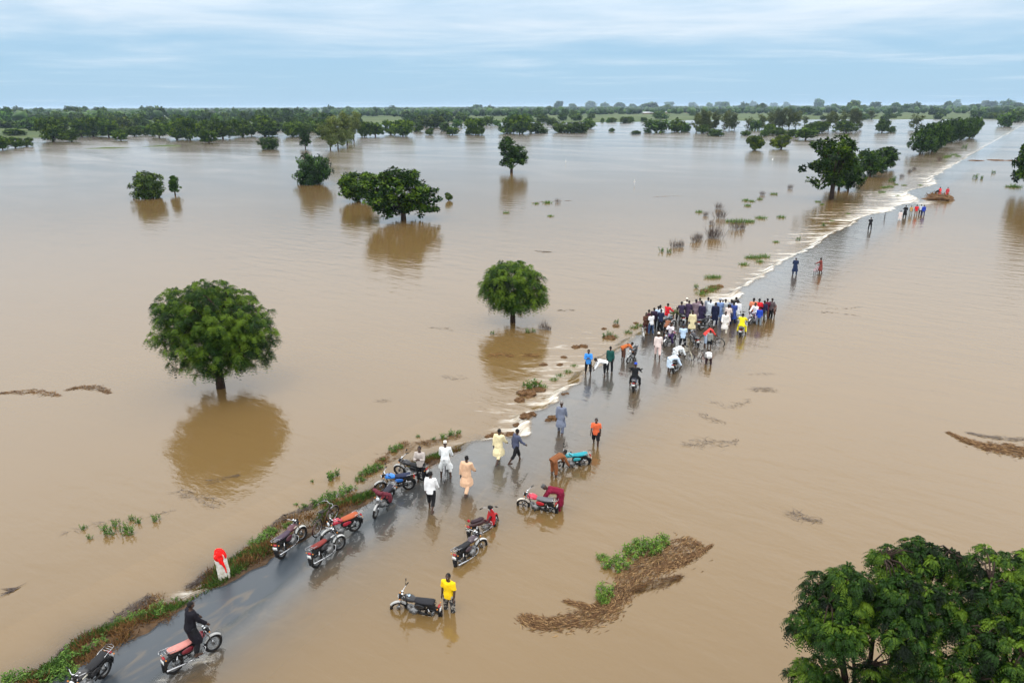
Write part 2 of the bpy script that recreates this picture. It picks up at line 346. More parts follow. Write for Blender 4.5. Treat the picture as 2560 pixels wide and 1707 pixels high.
# the bed below the water, for how deep and so how muddy it looks
zr = road_z(Uu, np.clip(Vv, 0, ROADW)) - 0.16 * np.maximum(Vv - ROADW, 0)
zb = np.where(Vv > lp, zr, np.where((Uu < 15) & (Vv > -4.5), verge_z(Uu, Vv), -1.5))
dep = np.clip(Zw - zb, 0, 3)
opac = 0.04 + 0.96 * (1 - np.exp(-(2.7 + (1 - sstep(4, 11, Uu)) * 9.0 * sstep(.9, 3.4, Vv) + sstep(4, 11, Uu) * 6.0 * sstep(3.8, 6.6, Vv)) * np.maximum(dep - 0.004, 0)))
# white water below the washed-out edge (d = metres downstream of the lip)
d = lp - Vv
def seg(u0, u1, soft=1.2): return sstep(u0 - soft, u0 + soft, Uu) * (1 - sstep(u1 - soft, u1 + soft, Uu))
def fall(wd, up=.25, dr=.45): return sstep(-up, .15, d) * (1 - dr * sstep(.3, wd * .35, d)) * (1 - sstep(wd * .35, wd, d))
foam = np.zeros_like(Uu)
for u0, u1, st, wd in ((13.4, 19.5, .96, 4.4), (19.0, 23.2, .92, 4.0), (23, 36, .42, 2.2), (43.5, 50.5, 1.0, 5.5), (50, 62, .88, 4.0), (60, 82, .9, 6.5), (80, 100, .92, 9.0), (100, 145, .94, 15.0), (140, 240, .85, 10.0), (240, 1200, .72, 9.0)):
    foam = np.maximum(foam, st * seg(u0, u1) * fall(wd, .25 if u0 < 100 else .8, (.24 if u0 < 23 or u0 == 43.5 else .4)))
# little spills through the gaps of the near bank
for uc, wu, st in ((-0.75, .75, .6), (4.6, .4, .62), (11.9, .5, .6)):
    foam = np.maximum(foam, st * bumpf(Uu, uc, wu) * sstep(-.1, .1, d) * (1 - sstep(.9, 2.2, d)))
# stray streaks on the tail water and across the breach
foam = np.maximum(foam, .45 * seg(15, 34, 3) * sstep(0, 1, d) * (1 - sstep(3, 8, d)))
foam = np.maximum(foam, .66 * seg(120, 133, 3) * sstep(-6.5, -2, d) * (1 - sstep(-2, 2, d)))
# wake of the rider at the lower left, and behind the rider with the blue cap
for (x0, y0, x1, y1, wd, st) in ((555, 1622, 400, 1707, .34, .58), (1583, 982, 1592, 955, .25, .5)):
    a = pix(x0, y0); b = pix(x1, y1); ua, va = uv(a); ub, vb = uv(b)
    L2 = (ub - ua) ** 2 + (vb - va) ** 2
    tt = np.clip(((Uu - ua) * (ub - ua) + (Vv - va) * (vb - va)) / L2, 0, 1)
    dd = np.hypot(Uu - (ua + tt * (ub - ua)), Vv - (va + tt * (vb - va)))
    foam = np.maximum(foam, st * np.exp(-(dd / wd) ** 2))
# feet and wheels stirring the film of water on the road: stronger ripples over the road
rip = 0.035 * sstep(-8, -1, Vv) * (1 - sstep(5, 9, Vv)) * (1 - sstep(90, 260, Uu)) + .05 * np.clip(foam, 0, 1)
rip = rip + .03 * bumpf(Vv, 1.2, 1.4) * seg(60, 130, 8)
wx = RA.x + RD.x * Uu + RN.x * Vv; wy = RA.y + RD.y * Uu + RN.y * Vv
calm = 1 - .8 * sstep(55, 230, np.hypot(wx, wy)); rip = rip * (1 - .7 * sstep(90, 260, np.hypot(wx, wy)))
wn = np.array([mnoise.noise(Vector((a * .9, b * .9, 3.1))) if (abs(a) < 15 and b < 260) else 0.0 for a, b in zip(Vv, Uu)])
Zw = Zw + .05 * wn * np.clip(foam, 0, 1) * (d > 0.1)
me = mesh_np('flood_water', np.stack([Vv, Uu, Zw], 1), Fq, True, [M_WATER])
attr(me, 'opac', opac); attr(me, 'film', np.where(Vv > lp - .3, sstep(-.004, .03, Zw - zb), 1.0)); attr(me, 'foam', foam); attr(me, 'rip', rip); attr(me, 'calm', calm)
o = obj('flood_water', me); o.matrix_world = ROADM
tag(o, kind='structure')

# road sheet, its washed-out left edge following the lip, with thickness
ru = np.unique(np.concatenate([np.arange(-60, -14, 2.0), np.arange(-14, 60, .25), np.arange(60, 200, 2.0), np.geomspace(200, 6000, 40)]))
rt = np.array([0, .02, .05, .1, .18, .28, .4, .55, .7, .85, .95, 1.0])
T, U = np.meshgrid(rt, ru)
l = lip(U); jag = np.array([[mnoise.noise(Vector((x * 1.8, 0, 7))) * .16 + mnoise.noise(Vector((x * 6, 0, 2))) * .06 for _ in rt] for x in ru])
Vr = l + jag + T * (ROADW - l)
Zr = road_z(U, Vr)
nu, nt_ = T.shape
top = np.stack([Vr, U, Zr], -1).reshape(-1, 3)
skl = np.stack([Vr[:, 0] - .03, U[:, 0], Zr[:, 0] - .22], -1)
skr = np.stack([Vr[:, -1] + .1, U[:, 0], Zr[:, -1] - .3], -1)
VV = np.concatenate([top, skl, skr])
i = np.arange(nu * nt_).reshape(nu, nt_)
F1 = np.stack([i[:-1, :-1], i[:-1, 1:], i[1:, 1:], i[1:, :-1]], -1).reshape(-1, 4)
a = nu * nt_ + np.arange(nu); b = a + nu
F2 = np.stack([a[:-1], i[:-1, 0], i[1:, 0], a[1:]], -1); F3 = np.stack([i[:-1, -1], b[:-1], b[1:], i[1:, -1]], -1)
o = obj('road', mesh_np('road', VV, np.concatenate([F1, F2, F3]), True, [M_ASPH])); o.matrix_world = ROADM
tag(o, kind='structure')

# the bank between road and tail water (near part), lumpy soil
bu = np.arange(-16, 15.5, .12); bv = np.arange(-4.6, .12, .1)
Bv, Bu, Bf = grid(bv, bu)
bn = np.array([mnoise.noise(Vector((a * 1.6, b * 1.6, 0))) * .6 + mnoise.noise(Vector((a * 4.5, b * 4.5, 5))) * .4 for a, b in zip(Bv, Bu)])
Bz = verge_z(Bu, Bv) + .09 * bn * sstep(0, .35, -Bv)
Bz = np.where(Bv > -.02, np.minimum(Bz, road_z(Bu, np.maximum(Bv, 0)) - .03), Bz)
o = obj('road_bank', mesh_np('road_bank', np.stack([Bv, Bu, Bz], 1), Bf, True, [M_SOIL])); o.matrix_world = ROADM
tag(o, kind='structure')

# ground: flooded bed near, fields rising out of the water far off
def land_h(x, y):
    r = math.hypot(x, y); az = math.degrees(math.atan2(x, y))
    n = mnoise.noise(Vector((x * .0035, y * .0035, 1.7))) + .5 * mnoise.noise(Vector((x * .011, y * .011, 4.2)))
    # metres to the far shore by bearing: nearer on the left, farther on the right
    shore = np.interp(az, [-60, -36, -22, -12, -4, 6, 14, 24, 34, 60], [560, 600, 640, 700, 780, 800, 900, 960, 1000, 1000])
    h = (r - shore) / 120.0 + 1.1 * n
    strip = .3 + .6 * n - abs(r - (352 + 1.6 * (az + 26))) / 5.0 if -31 < az < -24 else -9
    h = max(h, strip)
    pond = mnoise.noise(Vector((x * .0016, y * .0045, 9.0)))
    if r > 1100 and pond > .28 and az < 10: h = -1.5
    return float(np.clip(h, -1.6, .9)) if r < 2400 else float(np.clip(max(h, .2), -1.6, 1.2)) + min((r - 2400) * .0004, 3.0)
ga = np.radians(np.concatenate([np.arange(-180, -60, 12), np.arange(-60, 60, .75), np.arange(60, 180.1, 12)]))
gr = np.concatenate([[2, 8, 20, 50, 120, 220, 290], np.arange(300, 480, 6), np.arange(480, 1500, 15), np.geomspace(1500, 40000, 46)])
A, Rr = np.meshgrid(ga, gr)
X = (np.sin(A) * Rr).ravel(); Y = (np.cos(A) * Rr).ravel()
Z = np.array([land_h(x, y) if math.hypot(x, y) > 285 and y > -50 else -1.7 for x, y in zip(X, Y)])
na = len(ga); i = np.arange(na * len(gr)).reshape(len(gr), na)
Fg = np.stack([i[:-1, :-1], i[1:, :-1], i[1:, 1:], i[:-1, 1:]], -1).reshape(-1, 4)
o = obj('ground', mesh_np('ground', np.stack([X, Y, Z - .25], 1), Fg[:, ::-1], True, [M_BED]))
tag(o, kind='structure')
# ------------------------------------------------------------------ trees
def tube(pts, radii, k=6):
    pts = [Vector(p) for p in pts]; Vs = []; Fs = []
    n = len(pts)
    for j, p in enumerate(pts):
        t = (pts[min(j + 1, n - 1)] - pts[max(j - 1, 0)])
        t = t.normalized() if t.length > 1e-9 else Vector((0, 0, 1))
        a = t.cross(Vector((0, 1, 0)) if abs(t.y) < .9 else Vector((1, 0, 0))).normalized(); b = t.cross(a)
        for q in range(k):
            an = 2 * math.pi * q / k
            Vs.append(p + (a * math.cos(an) + b * math.sin(an)) * radii[j])
    for j in range(n - 1):
        for q in range(k):
            q2 = (q + 1) % k
            Fs.append((j * k + q, j * k + q2, (j + 1) * k + q2, (j + 1) * k + q))
    c0 = len(Vs); Vs += [pts[0], pts[-1]]
    for q in range(k):
        Fs.append((c0, (q + 1) % k, q, q)); Fs.append((c0 + 1, (n - 1) * k + q, (n - 1) * k + (q + 1) % k, (n - 1) * k + (q + 1) % k))
    return np.array(Vs, float), np.array(Fs, int)
def join(parts):
    Vs, Fs, off = [], [], 0
    for V, F in parts:
        Vs.append(V); Fs.append(F + off); off += len(V)
    return np.concatenate(Vs), np.concatenate(Fs)
def quad_tris(name, V, F, **k):
    """faces given as quads, degenerate quads become triangles"""
    me = bpy.data.meshes.new(name)
    fl = [tuple(dict.fromkeys(map(int, f))) for f in F]
    me.from_pydata([tuple(v) for v in V], [], fl); me.update()
    if k.get('smooth', True): me.polygons.foreach_set('use_smooth', np.ones(len(me.polygons), bool))
    for m in k.get('mats', ()): me.materials.append(m)
    return me
def unit(a): return a / np.maximum(np.linalg.norm(a, axis=1, keepdims=True), 1e-9)
def leaves(P, axis_dir, nrm, L, Wd, fold=.15):
    """one folded rhombic leaf per row; returns verts and quads"""
    n = len(P); a = unit(axis_dir); s = unit(np.cross(nrm, a)); nn = np.cross(a, s)
    L = np.asarray(L).reshape(-1, 1) * np.ones((n, 1)); Wd = np.asarray(Wd).reshape(-1, 1) * np.ones((n, 1))
    b = P; tip = P + a * L - nn * L * .12
    le = P + a * L * .45 + s * Wd * .5 + nn * Wd * fold; re = P + a * L * .45 - s * Wd * .5 + nn * Wd * fold
    V = np.stack([b, le, tip, re], 1).reshape(-1, 3)
    return V, np.arange(4 * n).reshape(n, 4)
def crown_points(R, lobes, n, shell=.55, sep=0.0):
    """n points over a set of ellipsoid lobes (cx,cy,cz,rx,ry,rz), mostly in the outer shell of the union"""
    lb = np.array(lobes, float); wts = (lb[:, 3] * lb[:, 4] * lb[:, 5]) ** .67; wts /= wts.sum()
    out = []
    while len(out) < n:
        m = 4 * n
        k = R.choice(len(lb), m, p=wts); dr = unit(R.normal(size=(m, 3)))
        rr = 1 - (1 - shell) * R.random(m) ** 1.6
        q = lb[k, :3] + dr * lb[k, 3:] * rr[:, None]
        # drop points deep inside another lobe
        keep = np.ones(m, bool)
        for L in lb:
            e = (((q - L[:3]) / L[3:]) ** 2).sum(1)
            keep &= ~(e < shell ** 2 * .8)
        keep &= ~((dr[:, 2] < -.55) & (R.random(m) < .6))
        cand = np.concatenate([q[keep], dr[keep]], 1)
        if sep:
            tries = 0
            for c in cand:
                tries += 1
                if not out or np.min(((np.array(out)[:, :3] - c[:3]) ** 2).sum(1)) > sep * sep:
                    out.append(c)
                if len(out) >= n: break
            sep *= .93
        else:
            out += list(cand)
    out = np.array(out[:n]); return out[:, :3], out[:, 3:]
def make_crown(seed, lobes, nclump, rc, nleaf, L, Wd, mode='round', shell=.5, lightness=.5):
    R = np.random.default_rng(seed)
    C, D = crown_points(R, lobes, nclump, shell)
    ct = R.normal(lightness, .17, nclump)
    P, A, Nn, T = [], [], [], []
    for c, dr, tv in zip(C, D, ct):
        r = rc * R.uniform(.65, 1.3)
        e = unit(R.normal(size=(nleaf, 3)) + np.array([0, 0, .35]) + dr * .45)
        p = c + e * r * R.uniform(.45, 1.0, (nleaf, 1)) * np.array([1, 1, .75])
        if mode == 'droop':
            a = e * .9 + np.array([0, 0, -.75]) + R.normal(size=(nleaf, 3)) * .35
        else:
            a = e * .8 + R.normal(size=(nleaf, 3)) * .6 + np.array([0, 0, -.2])
        nn = e + np.array([0, 0, .7]) + R.normal(size=(nleaf, 3)) * .35
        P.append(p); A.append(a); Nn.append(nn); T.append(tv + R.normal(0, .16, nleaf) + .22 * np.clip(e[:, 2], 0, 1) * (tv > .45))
    P = np.concatenate(P); A = np.concatenate(A); Nn = np.concatenate(Nn); T = np.clip(np.concatenate(T), 0, 1)
    sc = R.uniform(.7, 1.3, len(P))
    V, F = leaves(P, A, Nn, L * sc, Wd * sc)
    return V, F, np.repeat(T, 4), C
def make_fronds(seed, lobes, nclump, rc, nfr, flen, nlet, shell=.5, lightness=.5, sep=0.0):
    """neem-like crown: clumps of drooping fronds, every frond two rows of narrow leaflets"""
    R = np.random.default_rng(seed)
    C, D = crown_points(R, lobes, nclump, shell, sep); ct = R.normal(lightness, .26, nclump)
    P, A, Nn, T, LL = [], [], [], [], []
    ts = np.linspace(.15, 1, nlet)
    for c, dr, tv in zip(C, D, ct):
        e = unit(R.normal(size=(nfr, 3)) * np.array([1, 1, .7]) + np.array([0, 0, .55]) + dr * .5)
        p0 = c + e * rc * R.uniform(.1, .6, (nfr, 1))
        fl = flen * R.uniform(.65, 1.25, nfr)
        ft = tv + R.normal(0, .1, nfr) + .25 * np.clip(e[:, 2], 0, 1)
        for k in range(nlet):
            t = ts[k]
            q = p0 + e * (fl * t)[:, None] + np.array([0, 0, -1.0]) * ((fl * t * t) * .75)[:, None]
            tang = unit(e + np.array([0, 0, -1.5]) * t)
            side = unit(np.cross(tang, np.array([0, 0, 1.0])) + 1e-6)
            for s in (-1, 1):
                P.append(q); A.append(tang * .75 + side * s + np.array([0, 0, -.35])); Nn.append(np.cross(side, tang) * 1.0 + R.normal(size=(nfr, 3)) * .15)
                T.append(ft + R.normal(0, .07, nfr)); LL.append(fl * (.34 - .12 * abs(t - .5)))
    P = np.concatenate(P); A = np.concatenate(A); Nn = np.concatenate(Nn); T = np.clip(np.concatenate(T), 0, 1); LL = np.concatenate(LL)
    V, F = leaves(P, A, Nn, LL, LL * .42, .08)
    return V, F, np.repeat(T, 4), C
def make_wood(seed, H, trunk_h, trunk_r, targets, nlimb=9, base=-.8, lean=(0, 0), twig=.35):
    R = random.Random(seed); parts = []
    top = Vector((lean[0], lean[1], trunk_h))
    parts.append(tube([(0, 0, base), (lean[0] * .2 + R.uniform(-.05, .05) * H * .1, lean[1] * .2, trunk_h * .35), (lean[0] * .6, lean[1] * .6, trunk_h * .75), top], [trunk_r * 1.35, trunk_r * 1.02, trunk_r * .9, trunk_r * .8], 10))
    idx = list(range(len(targets))); R.shuffle(idx)
    heads = [Vector(targets[i]) for i in idx[:nlimb]]
    limbs = []
    for h in heads:
        mid = top.lerp(h, .45) + Vector((R.uniform(-.1, .1), R.uniform(-.1, .1), .12)) * H * .12
        q = top.lerp(h, .75) + Vector((0, 0, .04 * H))
        parts.append(tube([top - Vector((0, 0, trunk_h * .12)), mid, q, h], [trunk_r * .5, trunk_r * .33, trunk_r * .2, trunk_r * .08], 6)); limbs.append((mid, q, h))
    for i in idx[nlimb:nlimb + int(len(targets) * twig)]:
        h = Vector(targets[i]); best = min((x for l in limbs for x in l), key=lambda x: (x - h).length)
        if (best - h).length > .16 * H: continue
        m = best.lerp(h, .5) + Vector((0, 0, .03 * H))
        parts.append(tube([best, m, h], [trunk_r * .16, trunk_r * .1, trunk_r * .04], 4))
    return join(parts)
DIM = {}
def tree_meshes(name, seed, lobes, H, trunk_h, trunk_r, crown, lmat, nlimb=9, twig=.35, base=-.8, lean=(0, 0)):
    V, F, T, C = crown
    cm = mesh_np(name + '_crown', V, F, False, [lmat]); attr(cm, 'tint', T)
    wv, wf = make_wood(seed, H, trunk_h, trunk_r, C, nlimb, base, lean, twig)
    tm = quad_tris(name + '_trunk', wv, wf, mats=[M_BARK])
    q = V[V[:, 2] > -9]; DIM[cm.name] = (np.percentile(q[:, 2], 99.7), np.percentile(np.abs(q[:, :2]), 99) * 2)
    return tm, cm
def plant_tree(name, tm, cm, P, rz, scale, label, cat='tree', group=None, tint=(1, 1, 1)):
    e = empty(name, P, rz); e.scale = scale if hasattr(scale, '__len__') else (scale,) * 3
    t = obj('trunk', tm, e); c = obj('crown', cm, e); c.color = (*tint, 1)
    tag(e, label, cat, group)
    return e
def spot(x, y, hpx, wpx):
    """base pixel, height and width in photo pixels -> base point, metres high, metres wide"""
    P = surf(x, y); dp = depth(P); k = dp / FOC
    # height: solve with the true ray of the top pixel
    d = _f + _ri * ((x - CX) / FOC) - _up * ((y - hpx - CY) / FOC)
    t = P.y / d.y
    return P, (CAM_H + d.z * t) - P.z, wpx * k

# ---- the near trees, one mesh pair each
def lobes_blob(R, n, rx, ry, rz, cz, sub=.5, jitter=.62):
    """a core with lumps: ellipsoids spread over a big one"""
    L = [(0, 0, cz, rx * .72, ry * .72, rz * .72)]
    for k in range(n):
        dr = np.array([R.gauss(0, 1), R.gauss(0, 1), R.gauss(0, 1)]); dr /= np.linalg.norm(dr)
        if dr[2] < -.5: dr[2] *= .4
        s = sub * R.uniform(.75, 1.15)
        L.append((dr[0] * rx * jitter, dr[1] * ry * jitter, cz + dr[2] * rz * jitter, rx * s, ry * s, rz * s))
    return L
# big round tree standing alone on the left
P, Ht, Wt = spot(552, 969, 276, 316)
k = depth(P) / FOC
L1 = []
for (dxp, dyp, rp, rzp) in ((-20, 190, 92, 62), (-85, 195, 58, 48), (-105, 168, 45, 34), (30, 165, 92, 66), (75, 150, 72, 58), (110, 128, 50, 46), (-40, 130, 88, 62), (40, 105, 92, 52), (-80, 118, 46, 30), (95, 90, 50, 34), (-15, 78, 66, 34), (-55, 75, 36, 22), (10, 215, 60, 45), (120, 112, 34, 34), (0, 130, 95, 62), (25, 66, 60, 24)):
    for s in ((-.45, .45) if rp > 60 else (random.uniform(-.3, .3),)):
        L1.append((dxp * k, s * rp * k * 1.1, dyp * k * (1.09 if dyp > 100 else 1.0), rp * k * .85, rp * k * .85, rzp * k * .85))
for q in range(16):
    an = random.uniform(0, 6.28); rr = random.uniform(88, 112); h_ = 128 + 85 * math.sin(an) * random.uniform(.75, 1.1)
    L1.append((math.cos(an) * rr * k, random.uniform(-60, 60) * k, h_ * k * 1.04, 24 * k, 24 * k, 17 * k))
cr1 = make_fronds(5, L1, 860, .2, 36, .28, 4, .42, .5, .36)
tm, cm = tree_meshes('lone_tree', 5, L1, Ht, 2.3, .23, cr1, M_LEAF, 12, .3)
plant_tree('lone_tree', tm, cm, P, 0, 1, 'large round-crowned green tree standing alone in the flood, its reflection below it')
# smaller round tree behind the road
P, Ht, Wt = spot(1282, 805, 150, 164); k = depth(P) / FOC
L2 = []
for (dxp, dyp, rp, rzp) in ((-10, 118, 56, 32), (-42, 95, 34, 26), (22, 112, 46, 28), (45, 78, 38, 30), (-5, 82, 58, 32), (20, 60, 52, 24), (-55, 75, 26, 13), (58, 62, 26, 20), (-30, 60, 34, 20), (0, 50, 36, 14), (-45, 108, 24, 20)):
    for s in (-.4, .4):
        L2.append((dxp * k, s * rp * k, dyp * k, rp * k * .9, rp * k * .9, rzp * k * .95))
for q in range(12):
    an = random.uniform(0, 6.28); rr = random.uniform(56, 74)
    L2.append((math.cos(an) * rr * k, random.uniform(-30, 30) * k, (88 + 48 * math.sin(an)) * k, 15 * k, 15 * k, 10 * k))
cr2 = make_fronds(9, L2, 430, .25, 28, .33, 4, .55, .58, .32)
tm, cm = tree_meshes('round_tree', 9, L2, Ht, 1.7, .18, cr2, M_LEAF, 10, .25)
plant_tree('round_tree', tm, cm, P, 0, 1, 'small bright green umbrella-shaped tree with bare dark trunk beside the flooded road')
# foreground trees cut by the lower right corner: crowns seen from above
def corner_tree(cxp, cyp, dist, tops, name, label, seed, nclump):
    d = (_f + _ri * ((cxp - CX) / FOC) - _up * ((cyp - CY) / FOC))
    C = Vector((0, 0, CAM_H)) + d * (dist / d.dot(_f))
    base = Vector((C.x, C.y, 0)); kk = dist / FOC
    Ls = []
    for (x, y, r, dd) in tops:
        q = _f + _ri * ((x - CX) / FOC) - _up * ((y - CY) / FOC)
        Q = Vector((0, 0, CAM_H)) + q * ((dist + dd) / q.dot(_f))
        Ls.append((Q.x - base.x, Q.y - base.y, Q.z, r * kk * .72, r * kk * .72, r * kk * .6))
    cr = make_fronds(seed, Ls, nclump, .09, 28, .18, 6, .4, .3, .32)
    tm, cm = tree_meshes(name, seed, Ls, C.z, max(2.2, C.z * .45), .17, cr, M_LEAF, 14, .5, base=-.4)
    plant_tree(name, tm, cm, base, 0, 1, label)
corner_tree(2180, 1640, 14.5, [(2120, 1500, 100, 0), (2055, 1470, 60, .2), (2120, 1455, 60, -.3), (2220, 1405, 58, .3), (2300, 1395, 66, .2), (2365, 1410, 60, .3), (2420, 1450, 55, 0), (2020, 1560, 62, .2), (2100, 1590, 72, -.5), (2250, 1500, 95, -.4), (2040, 1680, 60, .2), (2180, 1690, 50, -.4), (2330, 1520, 90, -.5), (2300, 1640, 70, -.8), (2250, 1590, 60, -.9), (2090, 1760, 90, 0), (2270, 1770, 120, -.4), (2000, 1705, 40, .3)],
            'foreground_tree', 'feathery green tree in the lower right corner, crown seen from above', 21, 560)
corner_tree(2520, 1660, 13.6, [(2475, 1405, 52, .4), (2540, 1420, 60, .2), (2600, 1430, 80, 0), (2480, 1500, 72, 0), (2560, 1520, 90, -.3), (2440, 1590, 70, -.2), (2520, 1620, 90, -.6), (2420, 1690, 80, -.3), (2540, 1740, 110, -.8), (2640, 1560, 110, -.2), (2660, 1720, 130, -.4), (2420, 1800, 100, -.4), (2580, 1850, 130, -.4)],
            'foreground_tree', 'dense darker feathery tree cut off by the right edge in the lower corner', 22, 540)
# ---- middle-distance trees: variants built at a nominal size, placed by where they stand in the water
def variant(kind, seed):
    R = random.Random(seed)
    if kind == 'broad':        # clumps of big leaves, short bare trunk
        L = lobes_blob(R, 13, 3.3, 3.2, 2.6, 3.2, .36, .72) + [(R.uniform(-1.9, 1.9), R.uniform(-1.6, 1.6), R.uniform(1.2, 1.7), 1.2, 1.2, .7) for _ in range(7)]
        cr = make_crown(seed, L, 300, .34, 34, .34, .19, 'round', .55, .46)
        return (*tree_meshes('broad_tree', seed, L, 6, 1.5, .22, cr, M_LEAF, 11, .35), 6.0, 7.0)
    if kind == 'open':         # loose clumps with sky between, forked trunk
        L = [(R.uniform(-2.7, 2.7), R.uniform(-2.4, 2.4), z, R.uniform(.9, 1.5), R.uniform(.9, 1.5), R.uniform(.6, .95)) for z in np.linspace(2.2, 6.3, 15)] + [(0, 0, 4.4, 1.8, 1.8, 1.6), (.5, 0, 6.5, 1.2, 1.2, .7)]
        cr = make_crown(seed, L, 165, .34, 32, .36, .21, 'round', .5, .44)
        return (*tree_meshes('open_tree', seed, L, 7, 2.0, .24, cr, M_LEAF, 14, .4), 7.0, 7.0)
    if kind == 'round':        # tight round crown nearly down to the water
        L = lobes_blob(R, 11, 3.0, 3.0, 2.6, 2.6, .37, .7) + [(R.uniform(-1.5, 1.5), R.uniform(-1.4, 1.4), 1.2, 1.6, 1.6, .9) for _ in range(3)]
        cr = make_crown(seed, L, 190, .4, 34, .36, .2, 'round', .55, .5)
        return (*tree_meshes('round_tree', seed, L, 5.4, .7, .18, cr, M_LEAF, 9, .3), 5.4, 6.4)
    if kind == 'bush':         # foliage standing in the water
        L = lobes_blob(R, 8, 3.2, 3.2, 2.2, 1.9, .5, .62) + [(R.uniform(-1.5, 1.5), R.uniform(-1, 1), .7, 1.6, 1.6, .9) for _ in range(5)]
        cr = make_crown(seed, L, 200, .42, 32, .34, .18, 'droop', .5, .42)
        return (*tree_meshes('bush', seed, L, 4.4, .5, .14, cr, M_LEAFD, 9, .2), 4.5, 7.0)
    if kind == 'ragged':       # uneven, two-headed
        L = [(-.7, 0, 4.7, 1.1, 1.1, 1.0), (-.4, .3, 3.7, 1.2, 1.1, .9), (.9, 0, 3.5, 1.3, 1.2, 1.0), (.3, -.3, 2.3, 1.7, 1.5, 1.0), (-.5, .3, 1.5, 1.2, 1.2, .8), (1.5, .2, 2.2, .9, 1, .8), (-.9, 0, 5.3, .7, .7, .6), (1.3, 0, 4.2, .7, .7, .5)]
        cr = make_crown(seed, L, 170, .32, 34, .3, .17, 'round', .4, .42)
        return (*tree_meshes('ragged_tree', seed, L, 6, .8, .2, cr, M_LEAFD, 8, .3), 6.0, 4.6)
    if kind == 'slim':         # pale drooping tree, several stems
        L = [(R.uniform(-1.3, 1.3), R.uniform(-1.2, 1.2), z, R.uniform(.8, 1.4), R.uniform(.8, 1.4), R.uniform(.9, 1.4)) for z in np.linspace(1.8, 7.2, 11)]
        cr = make_crown(seed, L, 190, .45, 26, .42, .15, 'droop', .3, .5)
        return (*tree_meshes('pale_tree', seed, L, 8, 2.2, .14, cr, M_LEAFY, 11, .3), 8.2, 4.6)
VAR = {k: [variant(k, 40 + 7 * i + j * 131) for i in range(n)] for j, (k, n) in enumerate((('broad', 3), ('round', 2), ('bush', 2), ('ragged', 1), ('slim', 2), ('open', 1)))}
def far_variant(seed):
    R = random.Random(seed)
    L = lobes_blob(R, 9, 3.3, 3.3, 2.8, 2.9, .38, .72) + [(R.uniform(-1.8, 1.8), R.uniform(-1.4, 1.4), 1.3, 1.8, 1.8, 1.1) for _ in range(4)]
    cr = make_crown(seed, L, 100, .75, 14, .85, .55, 'round', .6, .45)
    return (*tree_meshes('far_tree', seed, L, 6, .8, .22, cr, M_LEAFD, 5, .1), 6.0, 7.6)
FAR = [far_variant(900 + i) for i in range(6)]
def far_slim(seed):
    R = random.Random(seed)
    L = [(R.uniform(-1.1, 1.1), R.uniform(-1, 1), z, R.uniform(.8, 1.3), R.uniform(.8, 1.3), R.uniform(.9, 1.4)) for z in np.linspace(2.2, 7.4, 7)]
    cr = make_crown(seed, L, 50, .7, 14, .9, .35, 'droop', .4, .5)
    return (*tree_meshes('far_pale_tree', seed, L, 8, 2.4, .14, cr, M_LEAFY, 6, .1), 8.2, 4.4)
FARS = [far_slim(950 + i) for i in range(2)]
_cnt = {}
def place(name, kind, x, y, h, wd, label, group=None, tint=(1, 1, 1), rz=None, i=None):
    P, Hm, Wm = spot(x, y, h, wd)
    pool = FAR if kind == 'far' else FARS if kind == 'fars' else VAR[kind]
    c = _cnt.get(kind, 0); _cnt[kind] = c + 1
    tm, cm, h0, w0 = pool[(c if i is None else i) % len(pool)]; h0, w0 = DIM[cm.name]
    return plant_tree(name, tm, cm, P, random.uniform(0, 6.28) if rz is None else rz, (Wm / w0, Wm / w0, Hm / h0), label, 'bush' if kind == 'bush' else 'tree', group, tint)
D = 1.0884
place('broadleaf_tree', 'broad', 1009, 549, 126, 172, 'wide spreading green tree with short trunk, largest of the pair in mid water', i=0, rz=.4)
place('broadleaf_tree', 'round', 895, 503, 72, 100, 'compact round tree touching the left side of the wide spreading tree', i=0, rz=1, tint=(1.15, 1.15, 1))
place('flooded_bush', 'bush', 785, 460, 75, 98, 'dark dense bush standing in water left of the two joined trees', i=0, rz=0, tint=(.85, .95, 1.05))
place('flooded_bush', 'bush', 366, 495, 64, 92, 'olive spiky-topped bush standing in open water on the left', i=1, rz=0, tint=(1.5, 1.25, 1))
place('sapling', 'ragged', 438, 487, 48, 36, 'small crooked sapling beside the olive bush in open water', i=0, rz=2.2, tint=(1.5, 1.6, 1))
place('ragged_tree', 'ragged', 1279, 431, 88, 70, 'ragged two-headed dark tree alone in the middle of the open water', i=0, rz=0, tint=(1.1, 1.1, 1))
place('shrub', 'round', 1121, 502, 20, 20, 'tiny leafy shrub poking out of the water right of the wide tree', tint=(1.3, 1.1, 1))
place('flooded_bush', 'bush', 673, 374, 33, 48, 'dark dome-shaped bush standing in the water before the left tree belt')
place('vase_tree', 'ragged', 764, 372, 50, 30, 'narrow dark vase-shaped tree left of the pale green grove', i=0, rz=1.2, tint=(.8, .9, 1))
for k2, (x, y, h, wd) in enumerate(((826, 374, 74, 44), (845, 370, 80, 48), (868, 362, 82, 46), (885, 352, 72, 40))):
    place('pale_tree', 'slim', x, y, h, wd, ('leftmost', 'second', 'third', 'rightmost')[k2] + ' pale yellow-green drooping tree of the grove left of centre', 'pale green grove', (1.15, 1.15, .9))
